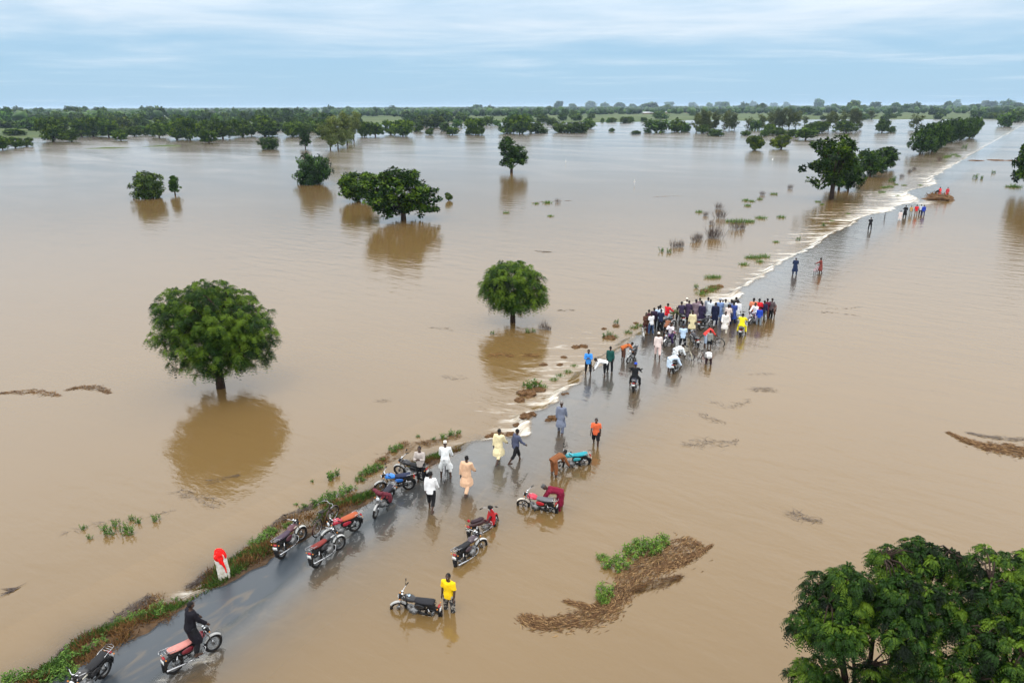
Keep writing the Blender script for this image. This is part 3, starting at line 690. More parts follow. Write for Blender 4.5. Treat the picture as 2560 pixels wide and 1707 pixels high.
# the group on the right by the white water
place('broadleaf_tree', 'open', 2078, 498, 158, 146, 'tall open-crowned tree with forked dark trunk left of the foaming road edge', i=0, rz=.7, tint=(1.15, 1.1, 1))
place('broadleaf_tree', 'broad', 2097, 472, 92, 74, 'slender tree directly behind the tall forked tree by the road', i=2, tint=(.75, .85, .95))
place('broadleaf_tree', 'broad', 2120, 477, 74, 62, 'short tree with slanted trunk right of the tall forked tree', i=0, rz=2, tint=(.75, .85, .95))
place('broadleaf_tree', 'round', 2175, 441, 66, 70, 'left tree of the joined dark pair behind the tall forked tree', i=1, tint=(.8, .9, .95))
place('broadleaf_tree', 'broad', 2205, 424, 56, 68, 'right tree of the joined dark pair behind the tall forked tree', i=2, rz=1, tint=(.8, .9, .95))
for k2, (x, y, h, wd) in enumerate(((2300, 385, 66, 62), (2330, 380, 72, 62), (2352, 368, 66, 60), (2378, 356, 58, 58), (2400, 350, 54, 52), (2424, 346, 52, 50))):
    place('roadside_tree', 'round', x, y, h, wd, ('nearest', 'second', 'third', 'fourth', 'fifth', 'farthest')[k2] + ' tree of the dark roadside row beyond the foaming breach', 'dark roadside row of trees', (.75, .85, .9))
place('edge_tree', 'broad', 2592, 480, 160, 112, 'dark tree half cut by the right edge beyond the road', i=1, rz=2.5, tint=(.7, .8, .9))
place('round_tree', 'round', 1888, 376, 36, 44, 'bright round tree alone in the water, left of the two', i=0, tint=(1.6, 1.3, .9))
place('round_tree', 'round', 1953, 373, 37, 50, 'bright yellow-green round tree alone in the water, right of the two', i=1, tint=(2.0, 1.5, .9))

# ---- far belt, listed from the photograph (zoomed tiles: origin and scale, then x, base y, height, width)
S3 = 860 / 2352
TL = [((0, 220), 'left shore belt', 'dark round tree in the flooded belt along the far left shore',
       [(20, 425, 95, 80), (105, 412, 75, 85), (182, 402, 62, 75), (105, 332, 55, 100), (365, 368, 160, 135), (490, 368, 85, 105), (400, 330, 130, 140), (560, 335, 120, 110), (640, 332, 130, 150), (745, 338, 130, 110), (828, 362, 78, 72), (920, 332, 72, 95), (985, 320, 60, 60), (850, 300, 110, 120), (1090, 342, 105, 100), (1040, 330, 80, 70), (1210, 356, 130, 130), (1300, 356, 150, 130), (1430, 378, 92, 90), (1395, 346, 130, 110), (1525, 348, 125, 125), (1660, 337, 120, 120), (1720, 330, 75, 60), (1810, 332, 150, 140), (1838, 332, 70, 100), (1905, 290, 55, 60), (2000, 336, 105, 115), (2060, 330, 95, 100), (2200, 335, 115, 95), (2130, 300, 90, 110), (250, 300, 100, 120), (180, 290, 70, 90), (60, 285, 60, 120), (300, 270, 90, 110), (700, 285, 100, 130), (960, 265, 70, 110), (1110, 270, 60, 70), (1240, 270, 80, 90), (1405, 245, 75, 85), (1600, 250, 55, 90), (1890, 260, 75, 80), (2080, 250, 75, 110), (2250, 270, 80, 100), (40, 250, 110, 80), (1000, 230, 70, 90), (710, 230, 95, 80), (520, 250, 80, 100)]),
      ((840, 220), 'central flooded belt', 'small dark tree in the flooded belt behind the middle of the open water',
       [(195, 336, 105, 85), (270, 334, 100, 95), (375, 322, 100, 95), (458, 332, 112, 115), (560, 300, 62, 55), (642, 324, 50, 48), (740, 298, 66, 58), (797, 323, 56, 72), (955, 320, 112, 108), (905, 318, 38, 36), (975, 322, 50, 70), (1042, 258, 62, 60), (1100, 260, 42, 42), (1175, 312, 110, 110), (1255, 315, 130, 120), (1375, 310, 80, 110), (1540, 306, 70, 100), (1630, 308, 75, 110), (1690, 308, 60, 52), (1722, 280, 75, 85), (825, 270, 55, 64), (1480, 255, 50, 72), (670, 272, 85, 105), (590, 262, 75, 90), (2190, 306, 90, 130), (2330, 302, 92, 90), (1820, 238, 32, 22), (1865, 238, 34, 30), (1895, 238, 36, 36), (1975, 242, 45, 60), (2105, 232, 30, 36), (1885, 300, 26, 34), (2050, 318, 26, 52), (520, 236, 60, 90), (740, 235, 85, 110), (860, 225, 60, 80), (960, 165, 50, 64), (1300, 240, 70, 80), (1410, 240, 60, 80), (1230, 225, 60, 90), (1640, 225, 50, 70), (1740, 140, 50, 62), (1620, 148, 40, 44), (1835, 142, 42, 50), (1935, 145, 45, 60), (2030, 145, 36, 44), (2145, 155, 58, 84), (2275, 138, 42, 56), (1520, 150, 60, 50), (1550, 225, 60, 50), (2010, 236, 40, 44), (2220, 215, 55, 80)]),
      ((1700, 220), 'right far trees', 'dark rounded tree on or before the green fields at the far right',
       [(25, 302, 62, 75), (155, 312, 62, 65), (240, 328, 46, 88), (515, 292, 72, 58), (450, 326, 34, 55), (575, 332, 48, 50), (610, 320, 72, 60), (660, 326, 56, 92), (770, 336, 52, 62), (858, 354, 86, 112), (900, 312, 74, 90), (952, 308, 80, 92), (1135, 308, 84, 112), (940, 196, 36, 48), (980, 220, 32, 36), (1255, 218, 44, 62), (1400, 222, 38, 50), (1450, 210, 36, 42), (1490, 200, 26, 38), (1380, 305, 88, 82), (1445, 304, 42, 48), (1765, 215, 40, 50), (1790, 202, 50, 46), (2035, 206, 58, 74), (2100, 212, 46, 50), (2140, 213, 46, 46), (2190, 206, 52, 54), (2220, 266, 96, 84), (2290, 232, 82, 92), (2330, 222, 80, 70), (500, 132, 42, 50), (560, 172, 66, 74), (725, 132, 36, 40), (950, 142, 68, 58), (1185, 170, 85, 84), (1330, 152, 56, 60), (1600, 162, 64, 72), (1830, 152, 60, 44), (1890, 132, 52, 46), (1735, 190, 62, 60), (2085, 136, 50, 54), (2130, 142, 52, 50), (2230, 146, 66, 70), (2300, 150, 50, 60), (90, 136, 38, 46), (200, 138, 38, 30), (258, 140, 44, 44), (310, 145, 50, 50), (440, 152, 54, 64), (850, 190, 60, 90), (1060, 165, 50, 60), (1130, 180, 60, 60), (1470, 160, 60, 60), (640, 130, 28, 40), (800, 112, 28, 20), (1540, 170, 60, 50), (1660, 160, 40, 50)])]
LM = [(200, 'near the left picture edge'), (420, 'above the olive spiky bush'), (640, 'left of the dark dome-shaped bush'), (830, 'around the pale green grove'), (1050, 'above the two joined trees'), (1350, 'around the ragged two-headed tree'), (1650, 'right of the ragged two-headed tree'), (1850, 'above the standing weeds'), (2000, 'behind the two bright round trees'), (2250, 'behind the tall forked tree'), (9999, 'beyond the dark roadside row')]
ORD = ['leftmost', 'second', 'third', 'fourth', 'fifth', 'sixth', 'seventh', 'eighth', 'ninth', 'tenth', 'eleventh', 'twelfth', 'thirteenth', 'fourteenth', 'fifteenth', 'sixteenth']
def ordinals(items, phrase):
    """items: (key phrase, x, object); number each from the left within its key"""
    by = {}
    for k_, x, o_ in items: by.setdefault(k_, []).append((x, o_))
    for k_, l_ in by.items():
        l_.sort(key=lambda q: q[0])
        for i_, (x, o_) in enumerate(l_):
            o_['label'] = phrase(k_, '' if len(l_) == 1 else ('rightmost' if i_ == len(l_) - 1 else ORD[min(i_, 15)]))
LISTED = []
for (ox, oy), grp, lab, lst in TL:
    for (x, y, h, wd) in lst:
        P0 = pix(ox + x * S3, oy + y * S3)
        small = h * S3 < 18
        yb = oy + y * S3; h = min(h * 1.0, (yb - (266 - (ox + x * S3) * .0035)) / S3 + 4) if ox == 0 else h
        tn = random.uniform(.8, 1.5)
        e_ = place('far_tree', 'far' if (depth(P0) > 420 or small) else random.choice(['round', 'round', 'broad']), ox + x * S3, oy + y * S3, h * S3, wd * S3 * 1.3, '', grp,
              (tn * random.uniform(1.1, 1.6), tn * random.uniform(1.1, 1.35), tn * random.uniform(.8, 1.0)) if depth(P0) > 420 else (1.3 * tn, 1.2 * tn, .9 * tn))
        xs_ = ox + x * S3; row = 'front-row' if yb > 328 else 'middle-row' if yb > 303 else 'back-row'
        LISTED.append(((('wide' if wd > 84 else 'slight') + ' ' + row + ' tree', next(l_ for m_, l_ in LM if xs_ < m_)), xs_, e_))
ordinals(LISTED, lambda k_, o_: (o_ + ' ' + k_[0] + ' of the far belt ' + k_[1]).strip())
PALES = []
lab = 'tall pale thin-stemmed tree in the flooded grove at the far right'
for (x, y, h, wd) in ((110, 302, 130, 75), (150, 300, 152, 80), (190, 300, 140, 75), (230, 298, 135, 70), (300, 292, 120, 70), (335, 290, 135, 75), (372, 290, 120, 60), (465, 285, 85, 62), (560, 290, 110, 60), (610, 288, 125, 65), (650, 282, 135, 70), (700, 282, 145, 75), (745, 280, 135, 70), (790, 280, 125, 72), (850, 250, 60, 50), (1015, 292, 132, 64), (1065, 292, 122, 62), (1110, 272, 120, 60), (1170, 285, 138, 60), (1205, 285, 145, 64), (1310, 217, 62, 70), (1615, 287, 108, 96)):
    e_ = place('pale_far_tree', 'slim' if h > 130 else 'fars', 1700 + x * S3, 220 + y * S3, h * S3, wd * S3, lab, 'pale grove at the far right', (random.uniform(.55, .8),) * 2 + (.62,)); PALES.append((('right' if x > 900 else 'middle' if x > 420 else 'left',), x, e_))
ordinals(PALES, lambda k_, o_: (o_ + ' tall pale thin-stemmed tree in the ' + k_[0] + ' part of the far right grove').strip())

# fill of the same belts behind the listed ones
for (x0, x1, y0, y1, n, h0, h1, lab, grp) in ((0, 830, 286, 335, 64, 18, 36, TL[0][2], TL[0][1]), (820, 1500, 283, 310, 30, 13, 24, TL[1][2], TL[1][1]), (1500, 2540, 274, 292, 24, 12, 20, TL[2][2], TL[2][1])):
    for q in range(n):
        x = x0 + (q + random.random()) / n * (x1 - x0); y = random.uniform(y0, y1); h = min(random.uniform(h0, h1), y - (268 - x * .0035) + random.uniform(0, 3))
        tn = random.uniform(.8, 1.45)
        place('far_tree', 'far', x, y, h, h * random.uniform(.9, 1.5), lab, grp, (tn * random.uniform(1.1, 1.5), tn * 1.15, tn * .85))

# ---- woodland too far to tell apart: one mass of crowns on the far land
def woodland():
    R = np.random.default_rng(77); R2 = random.Random(77)
    bv, bf = [], []
    ico = bpy.data.meshes.new('tmp'); bmx = bmesh.new(); bmesh.ops.create_icosphere(bmx, subdivisions=2, radius=1); bmx.to_mesh(ico); bmx.free()
    base = np.array([v.co[:] for v in ico.vertices]); fac = np.array([p.vertices[:] for p in ico.polygons])
    bpy.data.meshes.remove(ico)
    vs_, fs_, ts_, off = [], [], [], 0
    n = 0
    while n < 3600:
        az = R.uniform(-41, 41); t = R.random()
        near = np.interp(az, [-41, -20, -10, 0, 10, 41], [950, 1000, 1050, 1150, 1400, 1500])
        r = near * (6500 / near) ** (t ** 1.25)
        x, y = r * math.sin(rad(az)), r * math.cos(rad(az))
        cl = mnoise.noise(Vector((x * .002, y * .002, 6)))
        if land_h(x, y) < .15 or (cl < R.uniform(-.35, .25) and r < 2600): continue
        h = R.uniform(6, 11.5) * (1.15 if R.random() < .1 else 1); wd = h * R.uniform(.42, .75)
        nzv = R.normal(0, .13, len(base)); v = base * (1 + nzv)[:, None]
        v = v * np.array([wd, wd, h * .5]) + np.array([x, y, land_h(x, y) + h * .52])
        vs_.append(v); fs_.append(fac + off); ts_.append(np.clip(R.normal(.42, .2) + R.normal(0, .16, len(base)), 0, 1)); off += len(base); n += 1
    me = mesh_np('distant_woodland', np.concatenate(vs_), np.concatenate(fs_), False, [M_LEAFD]); attr(me, 'tint', np.concatenate(ts_))
    o = obj('distant_woodland', me); o.color = (1.15, 1.15, 1.1, 1)
    tag(o, 'hazy belt of distant woodland along the whole horizon', 'woodland', kind='stuff')
woodland()
# ------------------------------------------------------------------ weeds, banks, drift
def weed_mesh(seed, n, r, h, L, Wd, m, upright=.5, stems=8):
    """leafy herb: stems with leaves all along them"""
    R = np.random.default_rng(seed)
    P, A, Nn, T = [], [], [], []; st = []
    for s in range(stems):
        a = R.uniform(0, 6.28); rr = r * math.sqrt(R.random()) * .8; b = np.array([rr * math.cos(a), rr * math.sin(a), -.12])
        tip = b + np.array([R.normal(0, r * .3), R.normal(0, r * .3), h * R.uniform(.5, 1.1) + .12])
        st.append(tube([b, (b + tip) / 2 + R.normal(0, .03, 3), tip], [.012, .009, .004], 4))
        k = max(3, n // stems); t = R.uniform(.25, 1, k)[:, None]
        p = b + (tip - b) * t; e = unit(R.normal(size=(k, 3)) + np.array([0, 0, upright]))
        P.append(p + e * r * .16 * R.random((k, 1))); A.append(e); Nn.append(unit(R.normal(size=(k, 3)) * .5 + np.array([0, 0, 1]))); T.append(np.clip(R.normal(.45, .15) + R.normal(0, .15, k) + .2 * t[:, 0], 0, 1))
    P = np.concatenate(P); A = np.concatenate(A); Nn = np.concatenate(Nn); T = np.concatenate(T)
    sc = R.uniform(.6, 1.3, len(P)); V, F = leaves(P, A, Nn, L * sc, Wd * sc, .1)
    sv, sf = join(st)
    Va = np.concatenate([V, sv]); Fa = np.concatenate([F, sf + len(V)])
    me = quad_tris('weed', Va, Fa, smooth=False, mats=[m]); attr(me, 'tint', np.concatenate([np.repeat(T, 4), np.full(len(sv), .2)]))
    return me
def tuft_mesh(seed, n, r, h, wd, m, spread=.5, t0=.5):
    """grass or reed blades from a clump"""
    R = np.random.default_rng(seed)
    a = R.uniform(0, 6.28, n); rr = r * np.sqrt(R.random(n)); b = np.stack([rr * np.cos(a), rr * np.sin(a), np.full(n, -.1)], 1)
    d = unit(np.stack([R.normal(0, spread, n), R.normal(0, spread, n), np.ones(n)], 1)); hh = h * R.uniform(.5, 1.1, n)[:, None] + .1
    V, F = leaves(b, d, unit(R.normal(size=(n, 3)) * np.array([1, 1, .1])), hh, np.full(n, wd), .05)
    me = mesh_np('tuft', V, F, False, [m]); attr(me, 'tint', np.repeat(np.clip(R.normal(t0, .2, n), 0, 1), 4))
    return me
WEED = [weed_mesh(s, 150, .38, .5, .13, .07, M_WEED, .5, 11) for s in (1, 2, 3)]
BIGW = [weed_mesh(s, 520, .55, .6, .10, .055, M_WEED, .5, 26) for s in (4, 5)]
TUFT = [tuft_mesh(s, 110, .42, .42, .03, M_WEED, .75, .62) for s in (6, 7, 13)]
REED = [tuft_mesh(s, 90, .42, .95, .022, M_TWIG, .3, .5) for s in (8, 9)]
RUST = [tuft_mesh(s, 190, .36, .28, .025, M_RUST, 1.2, .5) for s in (10, 11, 12)]
def clod_mesh(seed):
    R = np.random.default_rng(seed); bmx = bmesh.new(); bmesh.ops.create_icosphere(bmx, subdivisions=3, radius=.5)
    o3 = R.uniform(0, 50, 3)
    for v in bmx.verts:
        c = v.co * 3.2 + Vector(o3)
        v.co *= 1 + .5 * mnoise.noise(c) + .32 * mnoise.noise(c * 2.7) + .15 * mnoise.noise(c * 6)
        v.co.z *= .36
    n = 110; a = R.uniform(0, 6.28, n); rr = .42 * np.sqrt(R.random(n)); b = np.stack([rr * np.cos(a), rr * np.sin(a), .17 - .45 * rr ** 2], 1)
    V, F = leaves(b, np.stack([R.normal(0, 1, n), R.normal(0, 1, n), R.uniform(.1, .9, n)], 1), R.normal(size=(n, 3)), R.uniform(.08, .26, n), R.uniform(.015, .03, n), .1)
    vs0 = [bmx.verts.new(v) for v in V]
    for f in F: bmx.faces.new([vs0[k_] for k_ in f]).material_index = 1
    me = bpy.data.meshes.new('clod'); bmx.to_mesh(me); nv = len(bmx.verts); bmx.free(); me.materials.append(M_CLOD); me.materials.append(M_RUST)
    attr(me, 'tint', R.uniform(.1, .8, nv)); me.polygons.foreach_set('use_smooth', np.ones(len(me.polygons), bool)); return me
M_CLOD = ramp2('wet_clod', [(.3, (.045, .024, .012)), (.5, (.12, .06, .024)), (.75, (.2, .115, .05))], 5, .8, 1.0, 16)
CLOD = [clod_mesh(s) for s in (1, 2, 3)]
def zsurf(P):
    u, v = uv(P)
    return float(waterz(u, v))
def bank_point(x, y):
    """photo pixel -> point on the bank or the water, whichever is higher"""
    P = pix(x, y, 0.0)
    for _ in range(6):
        u, v = uv(P)
        z = float(waterz(u, v))
        if v < .1 and u < 14: z = max(z, float(verge_z(u, v)))
        P = pix(x, y, z)
    return P
def drop(name, me, x, y, scale, label, cat, group=None, tint=(1, 1, 1), sz=None, dz=0.0):
    P = bank_point(x, y); P.z += dz
    o = obj(name, me); o.location = P; o.rotation_euler = (0, 0, random.uniform(0, 6.28)); o.scale = (scale, scale, sz or scale); o.color = (*tint, 1)
    tag(o, label, cat, group); return o
BANKM = [(260, 'beside the cut-off black motorcycle'), (480, 'left of the rider in black'), (640, 'by the kilometre stone'), (900, 'behind the parked motorcycles'), (1060, 'left of the blue motorcycle'), (1200, 'behind the white-robed cyclist'), (1400, 'by the first white water'), (1640, 'left of the crowd'), (1840, 'above the crowd'), (2000, 'left of the navy kaftan'), (2150, 'before the tall forked tree'), (2300, 'right of the tall forked tree'), (9999, 'near the far roadside row')]
def bankm(x): return next(l_ for m_, l_ in BANKM if x < m_)
ITEMS = []
# weeds on the near bank and along the washed edge (photo pixels: x, y of the foot, size)
G1 = 'green weeds along the near road bank'
for (x, y, s) in ((70, 1700, 1.1), (30, 1706, .9), (140, 1668, .9), (180, 1650, 1.0), (215, 1632, .85), (255, 1606, .7), (300, 1560, .6), (350, 1548, .85), (400, 1535, .8), (395, 1520, .6), (440, 1498, .35), (655, 1352, .8), (672, 1335, .7), (640, 1360, .7), (690, 1330, .5), (790, 1262, .9), (820, 1250, 1.0), (850, 1238, 1.0), (875, 1225, .9), (760, 1268, .6), (740, 1262, .35), (900, 1200, .55), (925, 1180, .9), (940, 1172, .8), (985, 1125, .7), (1000, 1118, .5), (1110, 1095, .8), (1130, 1088, .8), (1145, 1082, .6), (1085, 1100, .5), (1045, 1092, .4), (955, 1150, .45), (910, 1185, .6), (165, 1690, .8), (110, 1695, .9), (720, 1315, .5), (610, 1385, .5)):
    ITEMS.append(('leafy green weed clump on the muddy bank', x, drop('weed_clump', random.choice(BIGW + WEED), x, y, s * .85, 'leafy green weed clump growing on the muddy bank beside the dry end of the road', 'weed', G1, (random.uniform(.8, 1.2),) * 3, sz=s * .5)))
G2 = 'rusty dead grass on the near road bank'
for (x, y, s) in ((320, 1572, 1.0), (360, 1530, .9), (385, 1500, .8), (270, 1620, .9), (300, 1600, .9), (680, 1325, .9), (730, 1300, .9), (755, 1296, 1.0), (780, 1290, .8), (860, 1256, .8), (880, 1244, .8), (600, 1410, .8), (575, 1440, .5), (950, 1158, .7), (1010, 1110, .7), (1060, 1108, .7), (530, 1430, .5), (650, 1375, .9), (560, 1425, .6), (705, 1310, .7), (415, 1545, .7), (620, 1400, .8), (230, 1650, .8), (820, 1268, .6), (960, 1148, .6)):
    ITEMS.append(('rust-brown dead grass clump on the bank', x, drop('dead_grass_clump', random.choice(RUST), x, y, s, 'rust-brown clump of dead grass lying on the muddy road bank', 'grass', G2)))
# clods and weeds in the broken edge farther on
G3 = 'clods of washed-out soil along the broken road edge'
for (x, y, s) in ((1320, 985, 1.5), (1350, 975, 1.0), (1300, 1000, .9), (1440, 868, .9), (1458, 866, .9), (1410, 893, .6), (1360, 912, .7), (1400, 912, .6), (1340, 958, .6), (1315, 1040, .9), (1330, 1035, .7), (1295, 1062, .6), (1245, 1090, 1.1), (1275, 1086, .8), (1225, 1092, .7), (1408, 985, .4), (1418, 983, .35), (1540, 815, .8), (1525, 845, 1.2), (1590, 808, .6), (1510, 822, .6), (1785, 720, 1.5), (1763, 728, 1.2), (1798, 716, 1.1), (1845, 757, .5), (1385, 1045, .8), (1370, 1050, .5)):
    ITEMS.append(('brown soil clod in the broken road edge', x, drop('soil_clod', random.choice(CLOD), x, y, s * .72, 'rust-brown lump of soil standing in the white water at the broken road edge', 'soil clod', G3, dz=-.02)))
drop('earth_mound', CLOD[0], 2345, 499, 4.4, 'low brown earth mound in the road with people in red standing on it', 'mound', dz=.05)
for (x, y, s, lb) in ((2440, 402, 3.6, 'left end of the thin'), (2490, 401, 4.6, 'highest middle of the thin'), (2530, 402, 2.8, 'right end of the thin')):
    drop('earth_bar', CLOD[1], x, y, s, lb + ' brown earth bar crossing the far road', 'mound', sz=.9)
G4 = 'weeds in the white water along the far road edge'
for (x, y, s, kd) in ((1325, 972, .8, 0), (1340, 966, .8, 0), (1355, 968, .6, 1), (1310, 965, .4, 0), (1420, 930, .5, 1), (1400, 940, .5, 1), (1385, 950, .5, 1), (1435, 915, .4, 1), (1540, 808, .5, 0), (1525, 840, .6, 0), (1510, 843, .5, 0), (1535, 842, .5, 1), (1585, 820, .6, 1), (1600, 815, .6, 1), (1570, 832, .6, 1), (1770, 728, 1.0, 1), (1785, 722, 1.0, 1), (1755, 735, .9, 1), (1740, 720, .6, 0), (1775, 695, 1.0, 1), (1790, 694, .9, 1), (1860, 662, .9, 1), (1890, 645, 1.2, 1), (1910, 643, 1.2, 1), (1872, 645, .9, 1), (1900, 655, .8, 1), (1940, 606, .7, 1), (1995, 601, .7, 0), (2058, 566, .8, 0), (2080, 553, .6, 1), (2120, 535, .6, 1), (2045, 505, .9, 1), (2055, 512, .7, 1), (2210, 470, 1.2, 1), (2225, 468, 1.2, 1), (2240, 462, .9, 1), (2205, 482, 1.2, 1), (2260, 464, .9, 1), (2300, 464, .8, 1), (2245, 490, .7, 1), (2370, 392, 2.0, 1), (2385, 388, 2.0, 1), (2365, 395, 1.6, 1), (2395, 392, 1.5, 1)):
    ITEMS.append(('green weed in the rushing edge water', x, drop('flooded_weed', random.choice(WEED if kd == 0 else TUFT), x, y, s * 1.15, 'small green weed tuft in the rushing water along the broken left road edge', 'weed', G4)))
G5 = 'weed tufts standing in the tail water'
for (x, y, s, kd) in ((1748, 531, 1.1, 1), (1765, 540, .8, 2), (1838, 556, 1.5, 1), (1858, 556, 1.6, 1), (1825, 555, 1.2, 1), (1875, 555, 1.2, 1), (1902, 546, 1.3, 1), (1953, 544, 1.1, 1), (1780, 561, .7, 2), (1800, 546, 1.6, 2), (1838, 574, 1.6, 2), (1855, 572, .8, 2), (1865, 502, 1.2, 1), (1880, 504, .9, 1), (1900, 499, 1.0, 1), (1870, 515, 1.1, 1), (1935, 486, 1.2, 1), (1798, 522, 1.2, 2), (1750, 598, .9, 2), (1688, 619, 1.1, 2), (1700, 617, .9, 2), (1790, 594, 1.9, 2), (1782, 596, 1.4, 2), (1740, 605, 1.2, 2), (1673, 632, .7, 0), (1655, 629, .7, 0), (1300, 782, .5, 0), (1320, 832, .5, 0), (1335, 830, .4, 0), (1230, 835, .4, 0), (1358, 823, .7, 2), (1372, 825, .4, 2), (1368, 508, 1.3, 1), (1340, 510, .9, 1), (1395, 506, .8, 2), (1376, 541, .8, 1), (1265, 533, .9, 1), (2438, 446, 1.4, 0), (2455, 448, 1.1, 0), (2484, 434, 1.1, 0), (2540, 469, 2.0, 1), (2525, 468, 1.4, 1), (2232, 455, 1.9, 0), (2255, 444, 1.0, 2), (2285, 425, 1.0, 2), (2350, 402, 1.3, 2), (2410, 372, 2.4, 0), (2275, 432, 1.0, 2), (1976, 472, 1.0, 2), (1905, 488, .9, 2)):
    ITEMS.append((('leafy', 'grassy', 'twiggy brown')[kd] + ' weed standing in the flood', x, drop('standing_weed', random.choice((WEED, TUFT, REED)[kd]), x, y, s * 1.2, ('leafy', 'grassy', 'dry brown twiggy')[kd] + ' weed tuft standing in the flood beside the road', 'weed', G5 + (', leafy', ', grassy', ', twiggy')[kd])))
G6 = 'sprigs of the drowned bush on the lower left'
for (x, y, s) in ((275, 1335, .7), (320, 1335, .65), (290, 1312, .5), (345, 1308, .4), (225, 1345, .35), (210, 1322, .35), (390, 1300, .5), (310, 1325, .5), (330, 1300, .4), (260, 1322, .35), (825, 1198, .75), (840, 1190, .6), (780, 1205, .25)):
    ITEMS.append(('green sprig in the brown water', x, drop('weed_sprig', random.choice(WEED), x, y, s, 'small green sprig sticking out of the brown water left of the road', 'weed', G6)))
ordinals([((k_, bankm(x)), x, o_) for k_, x, o_ in ITEMS], lambda k_, o_: (o_ + ' ' + k_[0] + ' ' + k_[1]).strip())
# leafy plants beside the straw raft
for (x, y, s, lb) in ((1655, 1355, .8, 'tallest leafy weed at the upper tip of the straw raft'), (1625, 1375, 1.1, 'broad leafy weed clump along the upper edge of the straw raft'), (1580, 1385, .95, 'middle leafy weed clump beside the straw raft'), (1540, 1415, 1.1, 'rounded leafy weed clump at the left shoulder of the straw raft'), (1512, 1485, .85, 'lone leafy weed clump in the inner bend of the straw raft'), (1508, 1505, .5, 'tiny weed below the one in the inner bend of the raft'), (1505, 1395, .5, 'small weed at the far left of the raft weeds'), (1600, 1362, .7, 'low weed behind the broad clump beside the raft')):
    drop('raft_weed', random.choice(BIGW), x, y, s * .85, lb, 'weed', tint=(1.25, 1.2, 1), sz=s * .55)

# ---- drifting straw: strands lying along a path of photo pixels (x, y, half-width px)
def drift(name, path, n, L, wd, m, label, cat, z=.012, thick=.03, jitter=.38, seed=1, t0=.55):
    R = np.random.default_rng(seed)
    pts = []
    for (x, y, h) in path:
        P = surf(x, y); pts.append((P.x, P.y, P.z, h * depth(P) / FOC))
    pts = np.array(pts); seg_l = np.hypot(np.diff(pts[:, 0]), np.diff(pts[:, 1])); cum = np.concatenate([[0], np.cumsum(seg_l)])
    s = R.uniform(0, cum[-1], n); k = np.clip(np.searchsorted(cum, s) - 1, 0, len(seg_l) - 1); f = ((s - cum[k]) / seg_l[k])[:, None]
    c = pts[k] * (1 - f) + pts[k + 1] * f
    tg = pts[k + 1, :2] - pts[k, :2]; tg = tg / np.linalg.norm(tg, axis=1, keepdims=True); nm = np.stack([-tg[:, 1], tg[:, 0]], 1)
    off = np.clip(R.uniform(-1, 1, n) + R.normal(0, .18, n), -1.4, 1.4) * c[:, 3]
    stray = R.random(n) < .1; off = np.where(stray, off * 1.7, off) * (1 + .5 * np.array([mnoise.noise(Vector((q * 1.6, seed, 0))) for q in s]))
    an = R.normal(0, jitter, n) + .8 * (R.random(n) < .18) * R.normal(0, .7, n); dirv = np.stack([tg[:, 0] * np.cos(an) - tg[:, 1] * np.sin(an), tg[:, 0] * np.sin(an) + tg[:, 1] * np.cos(an)], 1)
    hgt = z + thick * R.random(n) * np.exp(-(off / np.maximum(c[:, 3], .05)) ** 2)
    P = np.stack([c[:, 0] + nm[:, 0] * off, c[:, 1] + nm[:, 1] * off, c[:, 2] + hgt], 1)
    A = np.concatenate([dirv, R.normal(0, .06, (n, 1))], 1); Lr = L * R.uniform(.35, 1.3, n)
    P = P - A * (Lr / 2)[:, None]
    V, F = leaves(P, A, np.tile([0, 0, 1.0], (n, 1)) + R.normal(0, .4, (n, 3)), Lr, wd * R.uniform(.6, 1.4, n), .2)
    o3 = V.mean(0); o3[2] = pts[:, 2].mean()
    me = mesh_np(name, V - o3, F, False, [m]); attr(me, 'tint', np.repeat(np.clip(R.normal(t0, .24, n), 0, 1), 4))
    o = obj(name, me); o.location = o3; o.color = (1, 1, 1, 1)
    tag(o, label, cat); return o
drift('straw_raft', [(1306, 1540, 14), (1330, 1556, 20), (1380, 1560, 26), (1440, 1552, 28), (1500, 1535, 28), (1540, 1508, 30), (1556, 1475, 26), (1580, 1445, 32), (1620, 1418, 40), (1665, 1393, 46), (1705, 1372, 40), (1740, 1350, 22)], 3600, .36, .022, M_DRY, 'long curved raft of drifting straw in the brown water at the lower right', 'straw', seed=3)
drift('straw_raft', [(1412, 1502, 5), (1450, 1512, 9), (1490, 1520, 10), (1530, 1520, 8)], 500, .3, .02, M_DRY, 'thin straw spur on the inner side of the curved raft', 'straw', seed=4)
drift('straw_raft', [(1640, 1425, 10), (1690, 1410, 14), (1730, 1392, 10), (1765, 1372, 5), (1780, 1362, 2)], 900, .34, .022, M_DRY, 'pointed straw tail at the right end of the curved raft', 'straw', seed=5)
drift('twig_drift', [(1580, 1480, 5), (1610, 1470, 14), (1650, 1458, 17), (1685, 1448, 9), (1705, 1440, 3)], 300, .55, .013, M_RUST, 'dark purplish bundle of wet twigs against the curved straw raft', 'driftwood', seed=6, thick=.12, t0=.05, jitter=.42)
drift('straw_raft', [(2372, 1082, 3), (2400, 1095, 9), (2440, 1110, 16), (2480, 1120, 24), (2530, 1126, 30), (2590, 1130, 36)], 2000, .4, .026, M_DRY, 'straw raft drifting in from the right edge of the water', 'straw', seed=7)
drift('twig_drift', [(2420, 1082, 6), (2470, 1092, 10), (2520, 1098, 12), (2580, 1100, 14)], 240, .6, .012, M_TWIG, 'thin wet twigs along the back of the straw raft at the right edge', 'driftwood', seed=8)
drift('straw_drift', [(-10, 984, 5), (40, 980, 9), (80, 978, 14), (120, 984, 12), (150, 990, 5)], 300, .5, .028, M_DRY, 'pale left half of the broken drift line at the left edge', 'drift', seed=9, t0=.5, jitter=.6)
